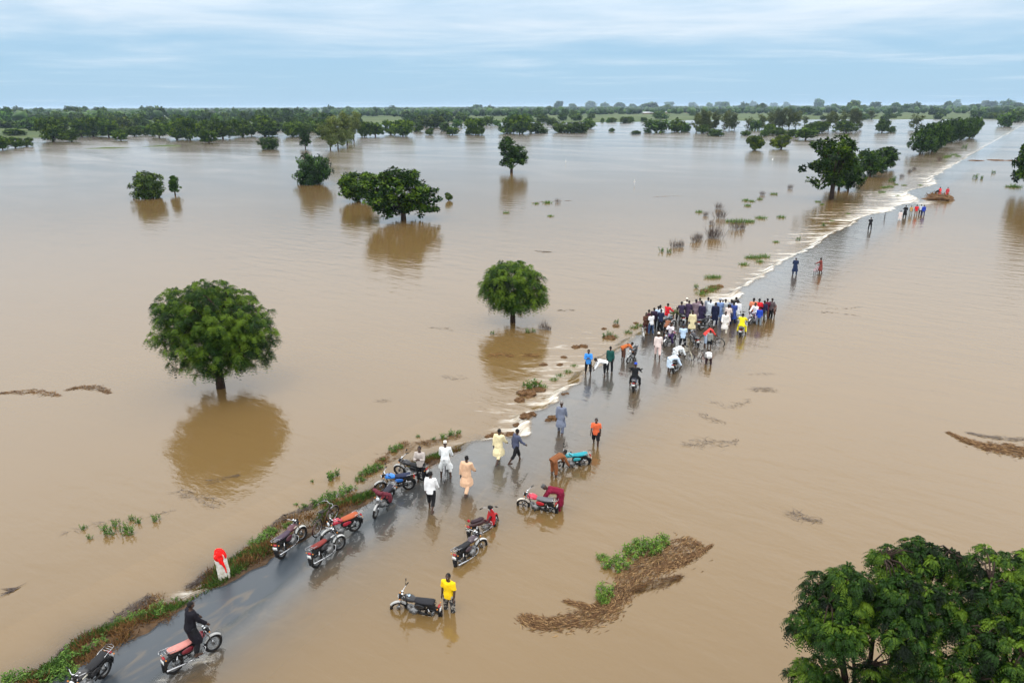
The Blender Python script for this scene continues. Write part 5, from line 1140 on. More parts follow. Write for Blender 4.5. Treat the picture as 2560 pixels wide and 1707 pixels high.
# the crowd: zoom-tile pixels (tile origin 1560,700; 0.17007 photo px per tile px)
KC = 400 / 2352
def cr(x, y): return pix(1560 + x * KC, 700 + y * KC)
GC = 'crowd blocking the road'
CROWD = [
    # x, y(feet), az, pose, top, colour, bottom, colour, scale, hat, hatcol, label
    (312, 778, 178, 'folded', 'lshirt', BROWN, 'trousers', (.07, .02, .025), .92, None, None, 'person in brown by the bicycle at the left end of the crowd'),
    (352, 748, -20, 'stand', 'lshirt', (.06, .02, .03), 'trousers', BLK, .96, None, None, 'person in dark maroon second from the left end of the crowd'),
    (392, 793, 20, 'onehand', 'shirt', WHT, 'trousers', JEAN, .95, None, None, 'person in a white T-shirt and blue jeans at the left end of the crowd'),
    (428, 722, -20, 'stand', 'lshirt', PLUM, 'trousers', BLK, .97, None, None, 'person in dark purple behind the white T-shirt and jeans'),
    (487, 708, -25, 'folded', 'shirt', LBLUE, 'trousers', (.03, .03, .06), 1.0, None, None, 'person in a light blue shirt at the left of the crowd'),
    (515, 700, -30, 'stand', 'shirt', WHT, 'trousers', PALE, 1.03, None, None, 'person in a white shirt shoulder to shoulder with the light blue shirt'),
    (530, 748, -8, 'folded', 'lshirt', (.02, .025, .06), 'trousers', BLK, .98, None, None, 'person in dark navy from behind before the light blue shirt'),
    (622, 655, -48, 'hold', 'lshirt', RED, 'trousers', PALE, .98, None, None, 'person in a red shirt holding a bicycle by its handlebar in the left crowd'),
    (905, 585, -25, 'stand', 'robe', OFFW, 'trousers', OFFW, 1.02, 'kufi', (.7, .66, .58), 'person in an off-white kaftan and white cap in the back row of the crowd'),
    (935, 605, -40, 'stroll', 'robe', (.06, .04, .08), 'trousers', BLK, .98, None, None, 'person in a dark purple kaftan leaning right in the middle of the crowd'),
    (1040, 605, -15, 'stand', 'robe', MAUVE, 'trousers', MAUVE, 1.02, 'peaked', (.04, .03, .04), 'person in a mauve kaftan and dark cap in the back row of the crowd'),
    (1118, 610, -20, 'stand', 'robe', (.36, .30, .34), 'trousers', MAUVE, .97, None, None, 'person in a pale mauve kaftan in the back row of the crowd'),
    (1130, 650, -20, 'stand', 'robe', (.028, .02, .05), 'trousers', NAVY, 1.0, None, None, 'person in a near-black violet kaftan in the middle of the crowd'),
    (1215, 575, -20, 'stand', 'robe', (.28, .31, .36), 'trousers', BLK, 1.02, None, None, 'person in a grey kaftan behind the pale blue-grey one'),
    (1250, 600, -20, 'stand', 'robe', PALE, 'trousers', GREY, 1.0, None, None, 'person in a pale blue-grey kaftan near the crowd centre'),
    (1325, 655, -10, 'stand', 'robe', NAVY, 'trousers', NAVY, 1.02, None, None, 'person in a long black-navy kaftan right of the crowd centre'),
    (1390, 605, -15, 'folded', 'robe', (.17, .25, .45), 'trousers', DENIM, 1.04, 'kufi', (.3, .33, .4), 'person in a blue denim-like kaftan right of the crowd centre'),
    (1432, 575, -20, 'stand', 'robe', WHT, 'trousers', WHT, .95, 'kufi', (.5, .5, .5), 'person in white half hidden behind the blue denim-like kaftan'),
    (1470, 590, -15, 'stand', 'robe', (.48, .50, .50), 'trousers', GREY, 1.0, None, None, 'person in light grey right of the blue denim-like kaftan'),
    (1512, 660, -50, 'onehand', 'robe', PINKW, 'trousers', PINKW, .96, None, None, 'person in a pinkish white kaftan just behind the one facing the camera'),
    (1534, 655, -20, 'stand', 'lshirt', (.1, .1, .16), 'trousers', NAVY, .95, None, None, 'person in dark slate between the pinkish kaftan and the royal blue one'),
    (1557, 595, -20, 'stand', 'robe', (.2, .22, .3), 'trousers', NAVY, 1.0, None, None, 'person in bluish grey behind the royal blue kaftan'),
    (1592, 632, -15, 'folded', 'robe', (.035, .06, .24), 'trousers', NAVY, 1.0, None, None, 'person in a royal blue kaftan at the right of the main crowd'),
    (1625, 560, -10, 'hold', 'lshirt', BLK, 'trousers', BLK, 1.0, 'peaked', (.02, .02, .02), 'person in black nearest the white water at the crowd top'),
    (1645, 602, -20, 'stand', 'robe', (.78, .78, .8), 'trousers', WHT, 1.02, None, None, 'person in a long bright white kaftan at the right end of the main crowd'),
    (1472, 768, 172, 'stroll', 'robe', (.74, .70, .66), 'trousers', OFFW, .98, None, None, 'person in an off-white kaftan walking toward the camera out of the crowd'),
    (990, 782, -8, 'stand', 'robe', CREAM, 'trousers', BLK, 1.0, 'kufi', (.012, .012, .014), 'person in a cream kaftan with black headscarf seen from behind in the crowd'),
    (855, 1000, -5, 'folded', 'shirt', LBLUE, 'rolled', BLK, 1.0, 'kufi', (.05, .055, .07), 'person in a pale blue shirt and dark cap at the front of the crowd'),
    (490, 1138, -14, 'stroll', 'lshirt', (.72, .60, .56), 'rolled', (.70, .52, .48), 1.02, 'kufi', (.78, .74, .66), 'person in pink-white clothes and white cap wading away before the crowd'),
    (1192, 955, -70, 'stoop', 'lshirt', (.68, .06, .05), 'rolled', LJEAN, .98, None, None, 'person in a red jacket and light jeans stooping at a motorcycle'),
    (1250, 998, -40, 'stand', 'lshirt', GREY, 'shorts', BLK, .8, None, None, 'boy in a grey-green shirt and black shorts by the bicycle wheel'),
    (1240, 1250, -10, 'bend', 'lshirt', WHT, 'rolled', (.03, .015, .018), .82, None, None, 'boy in a white top bending over at the front right of the crowd'),
    (660, 1345, -75, 'bend', 'robe', (.55, .66, .78), 'shorts', (.55, .66, .78), .98, None, None, 'person in a pale blue kaftan bent over a motorcycle at the front of the crowd'),
    (745, 1200, -60, 'bend', 'robe', (.74, .78, .8), 'trousers', WHT, .95, None, None, 'person in white bent double behind the pale blue kaftan'),
    (1880, 590, -10, 'onehand', 'shirt', (.65, .22, .12), 'trousers', BROWN, 1.08, None, None, 'person in a salmon orange shirt in the right-hand cluster'),
    (1960, 590, -40, 'folded', 'lshirt', RED, 'trousers', NAVY, 1.06, None, None, 'person in a red shirt in the right-hand cluster'),
    (2040, 590, -20, 'stand', 'lshirt', (.02, .018, .05), 'trousers', (.16, .16, .12), .98, None, None, 'person in dark navy behind the royal blue shirt in the right-hand cluster'),
    (2082, 560, -25, 'folded', 'lshirt', (.12, .012, .03), 'rolled', BROWN, .98, None, None, 'person in a dark maroon shirt in the right-hand cluster'),
    (2150, 560, -55, 'onehand', 'lshirt', (.10, .08, .085), 'trousers', BLK, 1.0, None, None, 'person in charcoal with a raised hand at the far right end of the crowd'),
    (2185, 545, -30, 'stand', 'shirt', (.22, .12, .1), 'shorts', BROWN, .8, None, None, 'child in brown partly behind the charcoal figure at the right end of the crowd'),
    (1975, 652, -25, 'stand', 'lshirt', (.02, .06, .42), 'trousers', (.18, .21, .24), .88, None, None, 'boy in a bright royal blue top and grey trousers in the right-hand cluster'),
    (1862, 560, 60, 'stand', 'shirt', BROWN, 'shorts', BROWN, .8, None, None, 'small person in brown at the left of the right-hand cluster'),
    (612, 830, -30, 'stoop', 'lshirt', (.22, .09, .05), 'trousers', BLK, .9, None, None, 'person in reddish brown stooping behind the white T-shirt rider'),
    (700, 640, -60, 'stoop', 'lshirt', (.08, .09, .04), 'trousers', BROWN, .85, None, None, 'person in olive stooping at the bicycle held by the red shirt'),
    (1095, 575, -20, 'stand', 'lshirt', (.2, .13, .15), 'trousers', (.25, .2, .22), 1.0, None, None, 'person in dusty rose between the mauve kaftans'),
]
for (x, y, az, ps, tp, tcol, bt, bcol, sc_, hat, hcol, lb) in CROWD:
    person(cr(x, y), az + random.uniform(-8, 8), ps, tp, tcol, bt, bcol, lb, sc_, hat, hcol or (.5, .5, .5), GC)
# ------------------------------------------------------------------ motorcycles, bicycles, marker post
M_RUB = pmat('tyre_rubber', (.010, .010, .011), .8, spec=.2, noise=.3, nscale=20, mud=.35)
M_CHR = pmat('chrome', (.42, .42, .43), .25, metal=1.0, noise=.12, nscale=15, mud=.4)
M_RIM = pmat('dull_rim', (.2, .2, .2), .35, metal=.9, noise=.2, nscale=15, mud=.5)
M_ALU = pmat('cast_metal', (.22, .22, .22), .42, metal=.8, noise=.3, nscale=18, mud=.5)
M_STEEL = pmat('black_metal', (.010, .010, .011), .5, spec=.25, noise=.2, nscale=14, mud=.25)
M_PAINT = pmat('paint', (1, 1, 1), .35, spec=.4, coat=.25, objcol=True, noise=.12, nscale=7, mud=.3)
M_VINYL = pmat('seat_vinyl', (1, 1, 1), .6, spec=.2, objcol=True, noise=.12, nscale=10, bump=.15)
M_LENS = pmat('lamp_glass', (.7, .72, .74), .12, spec=.8)
M_RLENS = pmat('red_lens', (.35, .01, .012), .2, spec=.6)
M_ALENS = pmat('amber_lens', (.6, .2, .02), .25)
M_PLATE = pmat('number_plate', (.7, .7, .68), .5, noise=.1)
def box(c, s, bev=.0):
    bmx = bmesh.new(); bmesh.ops.create_cube(bmx, size=1.0)
    for v in bmx.verts: v.co = Vector((v.co.x * s[0], v.co.y * s[1], v.co.z * s[2]))
    if bev: bmesh.ops.bevel(bmx, geom=list(bmx.edges), offset=bev, segments=2, affect='EDGES')
    for v in bmx.verts: v.co += Vector(c)
    bmesh.ops.triangulate(bmx, faces=bmx.faces)
    V = np.array([v.co[:] for v in bmx.verts]); bmx.verts.index_update()
    F = np.array([[f.verts[0].index, f.verts[1].index, f.verts[2].index, f.verts[2].index] for f in bmx.faces]); bmx.free()
    return V, F
def ring(c, R, r, n=28, k=8, fy=1.0):
    """torus about the X axis; fy flattens its section along X"""
    Vs, Fs = [], []
    for i in range(n):
        a = 2 * math.pi * i / n
        for j in range(k):
            b = 2 * math.pi * j / k; q = R + r * math.cos(b)
            Vs.append((c[0] + r * fy * math.sin(b), c[1] + q * math.cos(a), c[2] + q * math.sin(a)))
    for i in range(n):
        for j in range(k):
            Fs.append((i * k + j, i * k + (j + 1) % k, ((i + 1) % n) * k + (j + 1) % k, ((i + 1) % n) * k + j))
    return np.array(Vs), np.array(Fs)
def spokes(c, r0, r1, n, rad_, off=.02):
    A = []
    for i in range(n):
        a = 2 * math.pi * i / n; b = a + (.25 if i % 2 else -.25); s = off if i % 2 else -off
        A.append(tube([(c[0] + s, c[1] + r0 * math.cos(a), c[2] + r0 * math.sin(a)), (c[0], c[1] + r1 * math.cos(b), c[2] + r1 * math.sin(b))], [rad_, rad_], 3))
    return join(A)
def cyl(c, axis_, r, L, k=14):
    c = Vector(c); a = Vector(axis_).normalized() * (L / 2)
    return tube([c - a, c - a * .92, c + a * .92, c + a], [r * .9, r, r, r * .9], k)
def arc_fender(c, R, a0, a1, wd, n=12, drop=.03):
    """curved mudguard shell over a wheel, angles in degrees from +Y"""
    Vs, Fs = [], []
    prof = [(-wd, -drop), (-wd * .7, -.006), (0, .006), (wd * .7, -.006), (wd, -drop)]
    full = prof + [(x * .93, y - .008) for x, y in reversed(prof)]
    m_ = len(full)
    for i in range(n):
        a = rad(a0 + (a1 - a0) * i / (n - 1))
        for (x, y) in full: Vs.append((c[0] + x, c[1] + (R + y) * math.cos(a), c[2] + (R + y) * math.sin(a)))
    for i in range(n - 1):
        for j in range(m_): Fs.append((i * m_ + j, i * m_ + (j + 1) % m_, (i + 1) * m_ + (j + 1) % m_, (i + 1) * m_ + j))
    return np.array(Vs), np.array(Fs)
Xv, Yv, Zv = Vector((1, 0, 0)), Vector((0, 1, 0)), Vector((0, 0, 1))
RA_, FA_ = (0, -.60, .30), (0, .66, .30)
MB = {}
def mk(key, parts, m, smooth=True):
    V, F = join(parts) if isinstance(parts, list) else parts
    MB[key] = quad_tris(key, V, F, mats=[m], smooth=smooth); return MB[key]
def lofty(secs, k=14):
    """sections along Y: (y, z, half-width, half-height)"""
    return loft([(Vector((0, y, z)), Xv, Zv, a, b) for y, z, a, b in secs], k)
mk('tyre_f', ring((0, 0, 0), .254, .048), M_RUB); mk('tyre_r', ring((0, 0, 0), .248, .055), M_RUB)
mk('rim', [ring((0, 0, 0), .204, .014, 28, 6, 1.8)], M_RIM)
mk('spoke', [spokes((0, 0, 0), .045, .205, 28, .0022, .03)], M_RIM); mk('hub', [cyl((0, 0, 0), Xv, .055, .10), cyl((0, 0, 0), Xv, .02, .2)], M_ALU)
mk('cast', [tube([(0, .03 * math.cos(a), .03 * math.sin(a)), (0, .2 * math.cos(a), .2 * math.sin(a))], [.022, .016], 6) for a in np.arange(5) * 2 * math.pi / 5], M_STEEL)
mk('frame', [tube([(0, .46, .86), (0, .36, .66), (0, .2, .30), (0, -.12, .26), (0, -.2, .5)], [.022] * 5), tube([(0, .46, .84), (0, .1, .76), (0, -.3, .72), (0, -.74, .74)], [.02] * 4),
             tube([(.09, -.1, .40), (.1, -.60, .30)], [.016] * 2), tube([(-.09, -.1, .40), (-.1, -.60, .30)], [.016] * 2), tube([(.1, -.1, .62), (.1, -.45, .70), (.09, -.74, .73)], [.012] * 3), tube([(-.1, -.1, .62), (-.1, -.45, .70), (-.09, -.74, .73)], [.012] * 3)], M_STEEL)
mk('engine', [box((0, .08, .35), (.23, .34, .22), .03), cyl((.12, .0, .33), Xv, .085, .05), cyl((-.12, .04, .32), Xv, .075, .06), box((0, .25, .50), (.12, .12, .05), .012)] + [box((0, .22 + .006 * i, .40 + .028 * i), (.155, .14, .012)) for i in range(4)] + [cyl((0, -.02, .46), Xv, .045, .14)], M_ALU)
mk('exhaust', [tube([(.04, .30, .45), (.09, .37, .38), (.12, .30, .24), (.14, 0, .215), (.15, -.28, .24)], [.018] * 5, 8), tube([(.15, -.26, .24), (.155, -.34, .25), (.165, -.85, .33), (.165, -.88, .335)], [.022, .038, .042, .03], 12)], M_CHR)
mk('fuel_tank', lofty([(.44, .80, .06, .05), (.40, .815, .125, .09), (.28, .83, .155, .112), (.12, .815, .15, .105), (0, .785, .10, .07), (-.05, .775, .06, .045)], 18), M_PAINT)
mk('tank_cap', [cyl((0, .27, .943), Zv, .028, .02)], M_CHR)
[mk('decal%d' % s, [box((s * .152, .25, .835), (.008, .20, .05))], M_PAINT) for s in (-1, 1)]
mk('seat', lofty([(.02, .80, .08, .03), (-.02, .80, .12, .055), (-.2, .79, .14, .065), (-.4, .80, .15, .07), (-.62, .825, .145, .065), (-.70, .83, .12, .045), (-.72, .835, .05, .02)], 16), M_VINYL)
mk('side_panel_l', [loft([(Vector((-.115, y, .62)), Vector((1, 0, 0)), Zv, .02, h) for y, h in ((0, .05), (-.06, .09), (-.2, .10), (-.33, .06), (-.36, .02))], 10)], M_PAINT)
mk('side_panel_r', [loft([(Vector((.115, y, .62)), Vector((1, 0, 0)), Zv, .02, h) for y, h in ((0, .05), (-.06, .09), (-.2, .10), (-.33, .06), (-.36, .02))], 10)], M_PAINT)
mk('rear_fender', arc_fender(RA_, .345, 60, 190, .065), M_STEEL)
mk('tail_light', [box((0, -.86, .70), (.15, .07, .08), .02)], M_RLENS); mk('plate', [box((0, -.905, .58), (.19, .008, .12), .002)], M_PLATE)
mk('mudflap', [box((0, -.925, .44), (.14, .012, .18), .003)], M_RUB)
[mk('indicator%d' % s, [blob((s * .16, -.85, .70), (.028, .022, .022))], M_ALENS) for s in (-1, 1)]
mk('shock', [tube([(0, -.58, .32), (0, -.50, .62)], [.014, .014], 8), tube([(0, -.555, .42), (0, -.515, .56)], [.027, .027], 10)], M_CHR)
mk('rack', [tube([(s * .12, -.40, .80), (s * .13, -.62, .87), (s * .12, -.92, .90), (0, -.97, .905)], [.011] * 4) for s in (-1, 1)] + [tube([(-.12, y, .885), (.12, y, .885)], [.008] * 2) for y in (-.72, -.80, -.88)] + [tube([(s * .125, -.70, .88), (s * .10, -.70, .74)], [.009] * 2) for s in (-1, 1)], M_CHR)
mk('stand', [tube([(-.08, .0, .26), (-.24, .04, .03)], [.012, .012]), tube([(-.18, .05, .27), (.18, .05, .27)], [.012] * 2), cyl((.21, .05, .275), Xv, .018, .09), cyl((-.21, .05, .275), Xv, .018, .09)], M_STEEL)
mk('airbox', [box((0, -.17, .56), (.19, .36, .26), .04), box((0, -.5, .66), (.16, .4, .1), .03)], M_STEEL)
mk('chain_case', [box((-.11, -.34, .34), (.025, .46, .08), .012)], M_STEEL)
# front assembly, turned about the steering head
mk('fork', [tube([(0, .66, .30), (0, .60, .48)], [.026, .024], 10), tube([(0, .60, .46), (0, .44, .93)], [.017, .017], 8)], M_CHR)
mk('yoke', [box((0, .47, .86), (.19, .05, .03), .008), box((0, .445, .935), (.19, .05, .025), .008), tube([(0, .48, .80), (0, .43, .95)], [.024] * 2)], M_STEEL)
mk('front_fender', arc_fender(FA_, .33, 38, 148, .05), M_PAINT)
mk('front_flap', [box((0, .37, .30), (.30, .014, .36), .005)], M_RUB)
mk('headlight', [loft([(Vector((0, y, .86)), Xv, Zv, r, r) for y, r in ((.47, .03), (.49, .07), (.55, .088), (.585, .09))], 18)], M_STEEL); mk('headlight_lens', [loft([(Vector((0, y, .86)), Xv, Zv, r, r) for y, r in ((.583, .084), (.598, .07), (.604, .03))], 18)], M_LENS)
[(mk('gauge%d' % s, [cyl((s * .055, .455, 1.0), Vector((0, -.5, 1)), .042, .05)], M_STEEL), mk('gauge_face%d' % s, [cyl((s * .055, .442, 1.026), Vector((0, -.5, 1)), .034, .008)], M_LENS)) for s in (-1, 1)]
mk('handlebar', [tube([(-.37, .26, 1.03), (-.24, .33, 1.05), (-.12, .42, 1.0), (-.05, .44, .96), (.05, .44, .96), (.12, .42, 1.0), (.24, .33, 1.05), (.37, .26, 1.03)], [.012] * 8, 8)], M_CHR)
[mk('grip%d' % s, [tube([(s * .39, .25, 1.028), (s * .26, .32, 1.047)], [.02, .018], 8), tube([(s * .37, .33, 1.03), (s * .30, .345, 1.04), (s * .25, .33, 1.047)], [.007] * 3, 5)], M_RUB) for s in (-1, 1)]
mk('mirror_l', [tube([(-.25, .33, 1.05), (-.30, .33, 1.17), (-.33, .30, 1.21)], [.006] * 3, 5), loft([(Vector((-.35, y, 1.23)), Xv, Zv, a, a * .62) for y, a in ((.29, .05), (.305, .062), (.32, .03))], 12)], M_STEEL)
mk('mirror_r', [tube([(.25, .33, 1.05), (.30, .33, 1.17), (.33, .30, 1.21)], [.006] * 3, 5), loft([(Vector((.35, y, 1.23)), Xv, Zv, a, a * .62) for y, a in ((.29, .05), (.305, .062), (.32, .03))], 12)], M_STEEL)
[mk('front_indicator%d' % s, [blob((s * .14, .54, .86), (.03, .022, .022))], M_ALENS) for s in (-1, 1)]
# step-through moped pieces
mk('m_shield', [loft([(Vector((0, y, z)), Xv, Vector((0, .93, .36)), a, .018) for y, z, a in ((.34, .22, .08), (.36, .34, .23), (.42, .52, .25), (.47, .70, .21), (.47, .84, .14), (.46, .92, .09))], 16)], M_PAINT)
mk('m_body', [loft([(Vector((0, y, z)), Xv, Zv, a, b) for y, z, a, b in ((.16, .52, .03, .05), (.05, .56, .07, .09), (-.2, .60, .115, .12), (-.5, .66, .12, .11), (-.72, .70, .08, .07), (-.80, .71, .03, .03))], 14), tube([(0, .42, .60), (0, .22, .44), (0, .05, .50)], [.06, .06, .06], 10)], M_PAINT)
mk('m_head', [loft([(Vector((0, y, z)), Xv, Vector((0, .6, .8)), a, b) for y, z, a, b in ((.50, .90, .08, .06), (.47, .98, .12, .07), (.42, 1.04, .09, .05))], 14)], M_STEEL)
mk('m_seat', lofty([(-.02, .73, .06, .03), (-.08, .75, .11, .045), (-.28, .755, .125, .05), (-.36, .765, .125, .05), (-.55, .80, .12, .05), (-.68, .80, .06, .03)], 14), M_VINYL)
mk('m_engine', [box((0, .08, .30), (.17, .28, .13), .03), cyl((.1, 0, .30), Xv, .075, .06)] + [box((0, .26 + .012 * i, .31), (.13, .008, .12)) for i in range(5)], M_ALU)
mk('m_fender', arc_fender(FA_, .335, 20, 165, .07, 12, .07), M_PAINT)
mk('m_backpad', [blob((0, -.80, .93), (.07, .05, .06))], M_VINYL)
def steer_matrix(deg):
    p = Vector((0, .50, .75)); ax = Vector((0, -.34, .94)).normalized()
    return Matrix.Translation(p) @ Matrix.Rotation(rad(deg), 4, ax) @ Matrix.Translation(-p)
def wheel(parent, c, tyre, cast, mtx=None):
    w_ = obj('wheel', MB[tyre], parent); mm = Matrix.Translation(Vector(c)); w_.matrix_local = (mtx @ mm) if mtx else mm
    obj('rim', MB['rim'], w_); obj('hub', MB['hub'], w_); obj('spokes', MB['cast' if cast else 'spoke'], w_)
def motorcycle(front, rear, label, tank, seat=(.015, .015, .017), side=None, fender=(.6, .6, .6), decal=None, steer=0, lean=-7, rack=True, mirrors=True, cast=False, flap=False, moped=False, sink=0.0, group=None, lens=True):
    a = pix(*front); b = pix(*rear); d_ = (a - b); d_.z = 0; d_.normalize()
    c = b + d_ * .60 * min(1.0, 1.0); mid = (a + b) / 2; c = mid - d_ * .03
    e = empty('moped' if moped else 'motorcycle', (c.x, c.y, floor_z(c) - sink), math.atan2(-d_.x, d_.y)); e.rotation_euler[1] = rad(lean); e.scale = (.95, .93, .95)
    S = steer_matrix(steer)
    def p(key, name, col=None, fr=False, mtx=None):
        o_ = obj(name, MB[key], e)
        if fr: o_.matrix_local = S @ mtx if mtx else S
        elif mtx: o_.matrix_local = mtx
        if col: o_.color = (*col, 1)
        return o_
    wheel(e, FA_, 'tyre_f', cast, S); wheel(e, RA_, 'tyre_r', cast)
    side = side or tank
    if moped:
        p('m_shield', 'leg_shield', tank); p('m_body', 'body', (.035, .008, .01)); p('m_head', 'handlebar_cover', fr=True); p('m_seat', 'seat', seat); p('m_engine', 'engine'); p('m_fender', 'front_fender', tank, True); p('m_backpad', 'backrest_pad', (.3, .01, .02))
    else:
        p('frame', 'frame'); p('airbox', 'airbox'); p('engine', 'engine'); t = p('fuel_tank', 'fuel_tank', tank); obj('tank_cap', MB['tank_cap'], t)
        if decal:
            for s in (-1, 1): dc = obj('stripe', MB['decal%d' % s], t); dc.color = (*decal, 1)
        p('seat', 'seat', seat); p('side_panel_l', 'side_panel', side); p('side_panel_r', 'side_panel', side); p('front_fender', 'front_fender', fender, True)
        p('yoke', 'fork_yoke', fr=True); h_ = p('headlight', 'headlight', fr=True); l_ = obj('lens', MB['headlight_lens'], h_)
        for s in (-1, 1): g_ = p('gauge%d' % s, 'gauge', fr=True); obj('dial', MB['gauge_face%d' % s], g_); p('front_indicator%d' % s, 'indicator', fr=True)
        p('chain_case', 'chain_case')
    p('exhaust', 'exhaust'); p('rear_fender', 'rear_fender'); p('tail_light', 'tail_light'); p('plate', 'number_plate'); p('mudflap', 'mudflap'); [p('indicator%d' % s, 'indicator') for s in (-1, 1)]; p('stand', 'footrest')
    for s in (-1, 1):
        p('shock', 'shock_absorber', mtx=Matrix.Translation((s * .125, 0, 0))); p('fork', 'fork_leg', None, True, Matrix.Translation((s * .075, 0, 0)))
    hb = p('handlebar', 'handlebar', fr=True); [obj('grip', MB['grip%d' % s], hb) for s in (-1, 1)]
    if rack and not moped: p('rack', 'luggage_rack')
    if mirrors: p('mirror_l', 'mirror', fr=True); p('mirror_r', 'mirror', fr=True)
    if flap: p('front_flap', 'mudflap', fr=True)
    tag(e, label, 'moped' if moped else 'motorcycle', group)
    return e, c, d_
CHRF = (.38, .38, .37); BLKP = (.012, .012, .015); DRED = (.20, .01, .02)
GM = 'motorcycles left standing in the shallow water'
bL, _, _ = motorcycle((997, 1518), (1084, 1534), 'black motorcycle with a wide black front flap beside the yellow-shirted person', BLKP, (.016, .016, .02), fender=CHRF, steer=22, flap=True, group=GM, rack=False)
st = obj('sticker', quad_tris('sticker', *box((0, .2, .937), (.09, .07, .006)), mats=[M_PAINT]), bL); st.color = (.45, .6, .72, 1)
motorcycle((1204, 1369), (1154, 1406), 'black and white motorcycle with its tail to the camera behind the red moped', (.05, .03, .04), decal=(.75, .75, .75), fender=(.6, .6, .58), steer=-14, group=GM, mirrors=False)
motorcycle((1238, 1310), (1190, 1338), 'glossy red step-through moped with leg shield', (.42, .008, .015), (.03, .015, .02), moped=True, steer=30, mirrors=False, group=GM)
motorcycle((1306, 1263), (1380, 1279), 'red and pink motorcycle with cast wheels seen side on', (.50, .02, .05), (.12, .12, .13), side=(.45, .01, .02), fender=(.62, .56, .48), decal=(.75, .2, .28), cast=True, steer=10, group=GM, mirrors=False)
motorcycle((1405, 1167), (1452, 1162), 'turquoise motorcycle with white luggage rack', (.03, .32, .38), (.02, .25, .30), side=(.03, .36, .42), fender=(.6, .62, .62), steer=14, group=GM)
motorcycle((754, 1353), (711, 1392), 'dark maroon motorcycle with white front mudguard, leftmost of the group by the bank', (.07, .015, .025), (.06, .04, .06), decal=(.55, .45, .36), fender=(.6, .6, .57), steer=-12, group=GM)
motorcycle((849, 1374), (797, 1413), 'motorcycle with a red-brown seat and white front mudguard, tail to the camera', (.03, .03, .035), (.17, .025, .02), decal=(.72, .72, .7), fender=(.6, .6, .58), steer=-12, group=GM, mirrors=False)
motorcycle((826, 1352), (879, 1330), 'red motorcycle with a long orange-brown seat and green-tipped rack', (.38, .01, .03), (.34, .08, .03), fender=CHRF, steer=8, group=GM)
eE, _, _ = motorcycle((941, 1291), (972, 1258), 'motorcycle with a maroon cloth over its handlebar facing the camera', (.28, .02, .03), (.02, .02, .03), fender=CHRF, steer=6, group=GM, mirrors=False)
motorcycle((956, 1228), (1018, 1222), 'blue motorcycle with black seat beside the grassy bank', (.02, .19, .62), (.015, .02, .05), side=(.02, .14, .5), fender=CHRF, steer=12, group=GM)
motorcycle((1012, 1188), (1046, 1196), 'black motorcycle with bags behind the blue one', BLKP, steer=10, fender=CHRF, group=GM)
motorcycle((190, 1766), (254, 1703), 'black motorcycle with white rack cut by the lower left edge of the picture', (.016, .015, .016), decal=(.7, .66, .55), steer=8, group=GM, mirrors=False)
_, rc, rd = motorcycle((531, 1627), (444, 1676), 'red motorcycle with a salmon seat ridden along the wet road by the person in black', (.16, .01, .02), (.55, .22, .19), fender=CHRF, steer=0, lean=0, mirrors=False, cast=False)
person(rc + rd * .05, math.degrees(math.atan2(-rd.x, rd.y)), 'astride', 'robe', (.01, .009, .013), 'trousers', BLK, 'person in a long black kaftan standing astride the red motorcycle with the salmon seat', 1.0, z=floor_z(rc) + .30)
motorcycle((1566, 910), (1588, 889), 'motorcycle with a round white headlight facing the camera left of the crowd', (.03, .03, .035), fender=CHRF, group=GM, steer=-8)
_, rc, rd = motorcycle((1590, 956), (1583, 979), 'dark blue motorcycle ridden away towards the crowd by the person in the blue cap', (.05, .07, .16), (.02, .02, .03), side=(.14, .18, .34), lean=0)
person(rc - rd * .16, math.degrees(math.atan2(-rd.x, rd.y)), 'ride', 'lshirt', BLK, 'trousers', BLK, 'rider in black with a bright blue cap heading for the crowd', 1.0, 'kufi', (.03, .08, .5), z=floor_z(rc))
GQ = 'motorcycles inside the crowd'
def crp(x, y): return (1560 + x * KC, 700 + y * KC)
_, rc, rd = motorcycle(crp(588, 985), crp(735, 905), 'purple motorcycle with a white-shirted rider facing the camera in the crowd', (.09, .03, .16), (.2, .05, .08), group=GQ, lean=0)
person(rc - rd * .16, math.degrees(math.atan2(-rd.x, rd.y)), 'sit', 'shirt', (.72, .66, .68), 'trousers', (.05, .03, .09), 'rider in a pale T-shirt sitting on the purple motorcycle', 1.0, z=floor_z(rc), group=GC)
motorcycle(crp(1000, 900), crp(1080, 985), 'black motorcycle with its tail to the camera behind the parked bicycles', (.02, .02, .03), group=GQ, steer=10)
motorcycle(crp(1330, 660), crp(1080, 745), 'dark motorcycle behind the stooping person in the red jacket', (.02, .02, .03), group=GQ)
_, rc, rd = motorcycle(crp(800, 560), crp(880, 690), 'black motorcycle carrying the rider in dark purple', BLKP, group=GQ, lean=0)
person(rc + rd * .16, math.degrees(math.atan2(-rd.x, rd.y)) , 'sit', 'lshirt', (.04, .03, .065), 'trousers', BLK, 'rider in dark purple on the black motorcycle in the crowd', 1.02, z=floor_z(rc), group=GC)
motorcycle(crp(705, 690), crp(600, 720), 'dark teal motorcycle behind the navy shirt at the left of the crowd', (.02, .06, .08), group=GQ)
motorcycle(crp(815, 1270), crp(745, 1350), 'motorcycle bent over by the person in the pale blue kaftan', (.03, .03, .035), fender=CHRF, group=GQ, steer=-10)
_, rc, rd = motorcycle(crp(1745, 740), crp(1700, 838), 'motorcycle under the rider in bright yellow', BLKP, lean=0, group=GQ)
person(rc - rd * .12, math.degrees(math.atan2(-rd.x, rd.y)), 'ride', 'lshirt', (.78, .66, .02), 'trousers', (.70, .60, .02), 'rider in a bright yellow suit seen from behind at the right of the crowd', 1.02, z=floor_z(rc), group=GC)
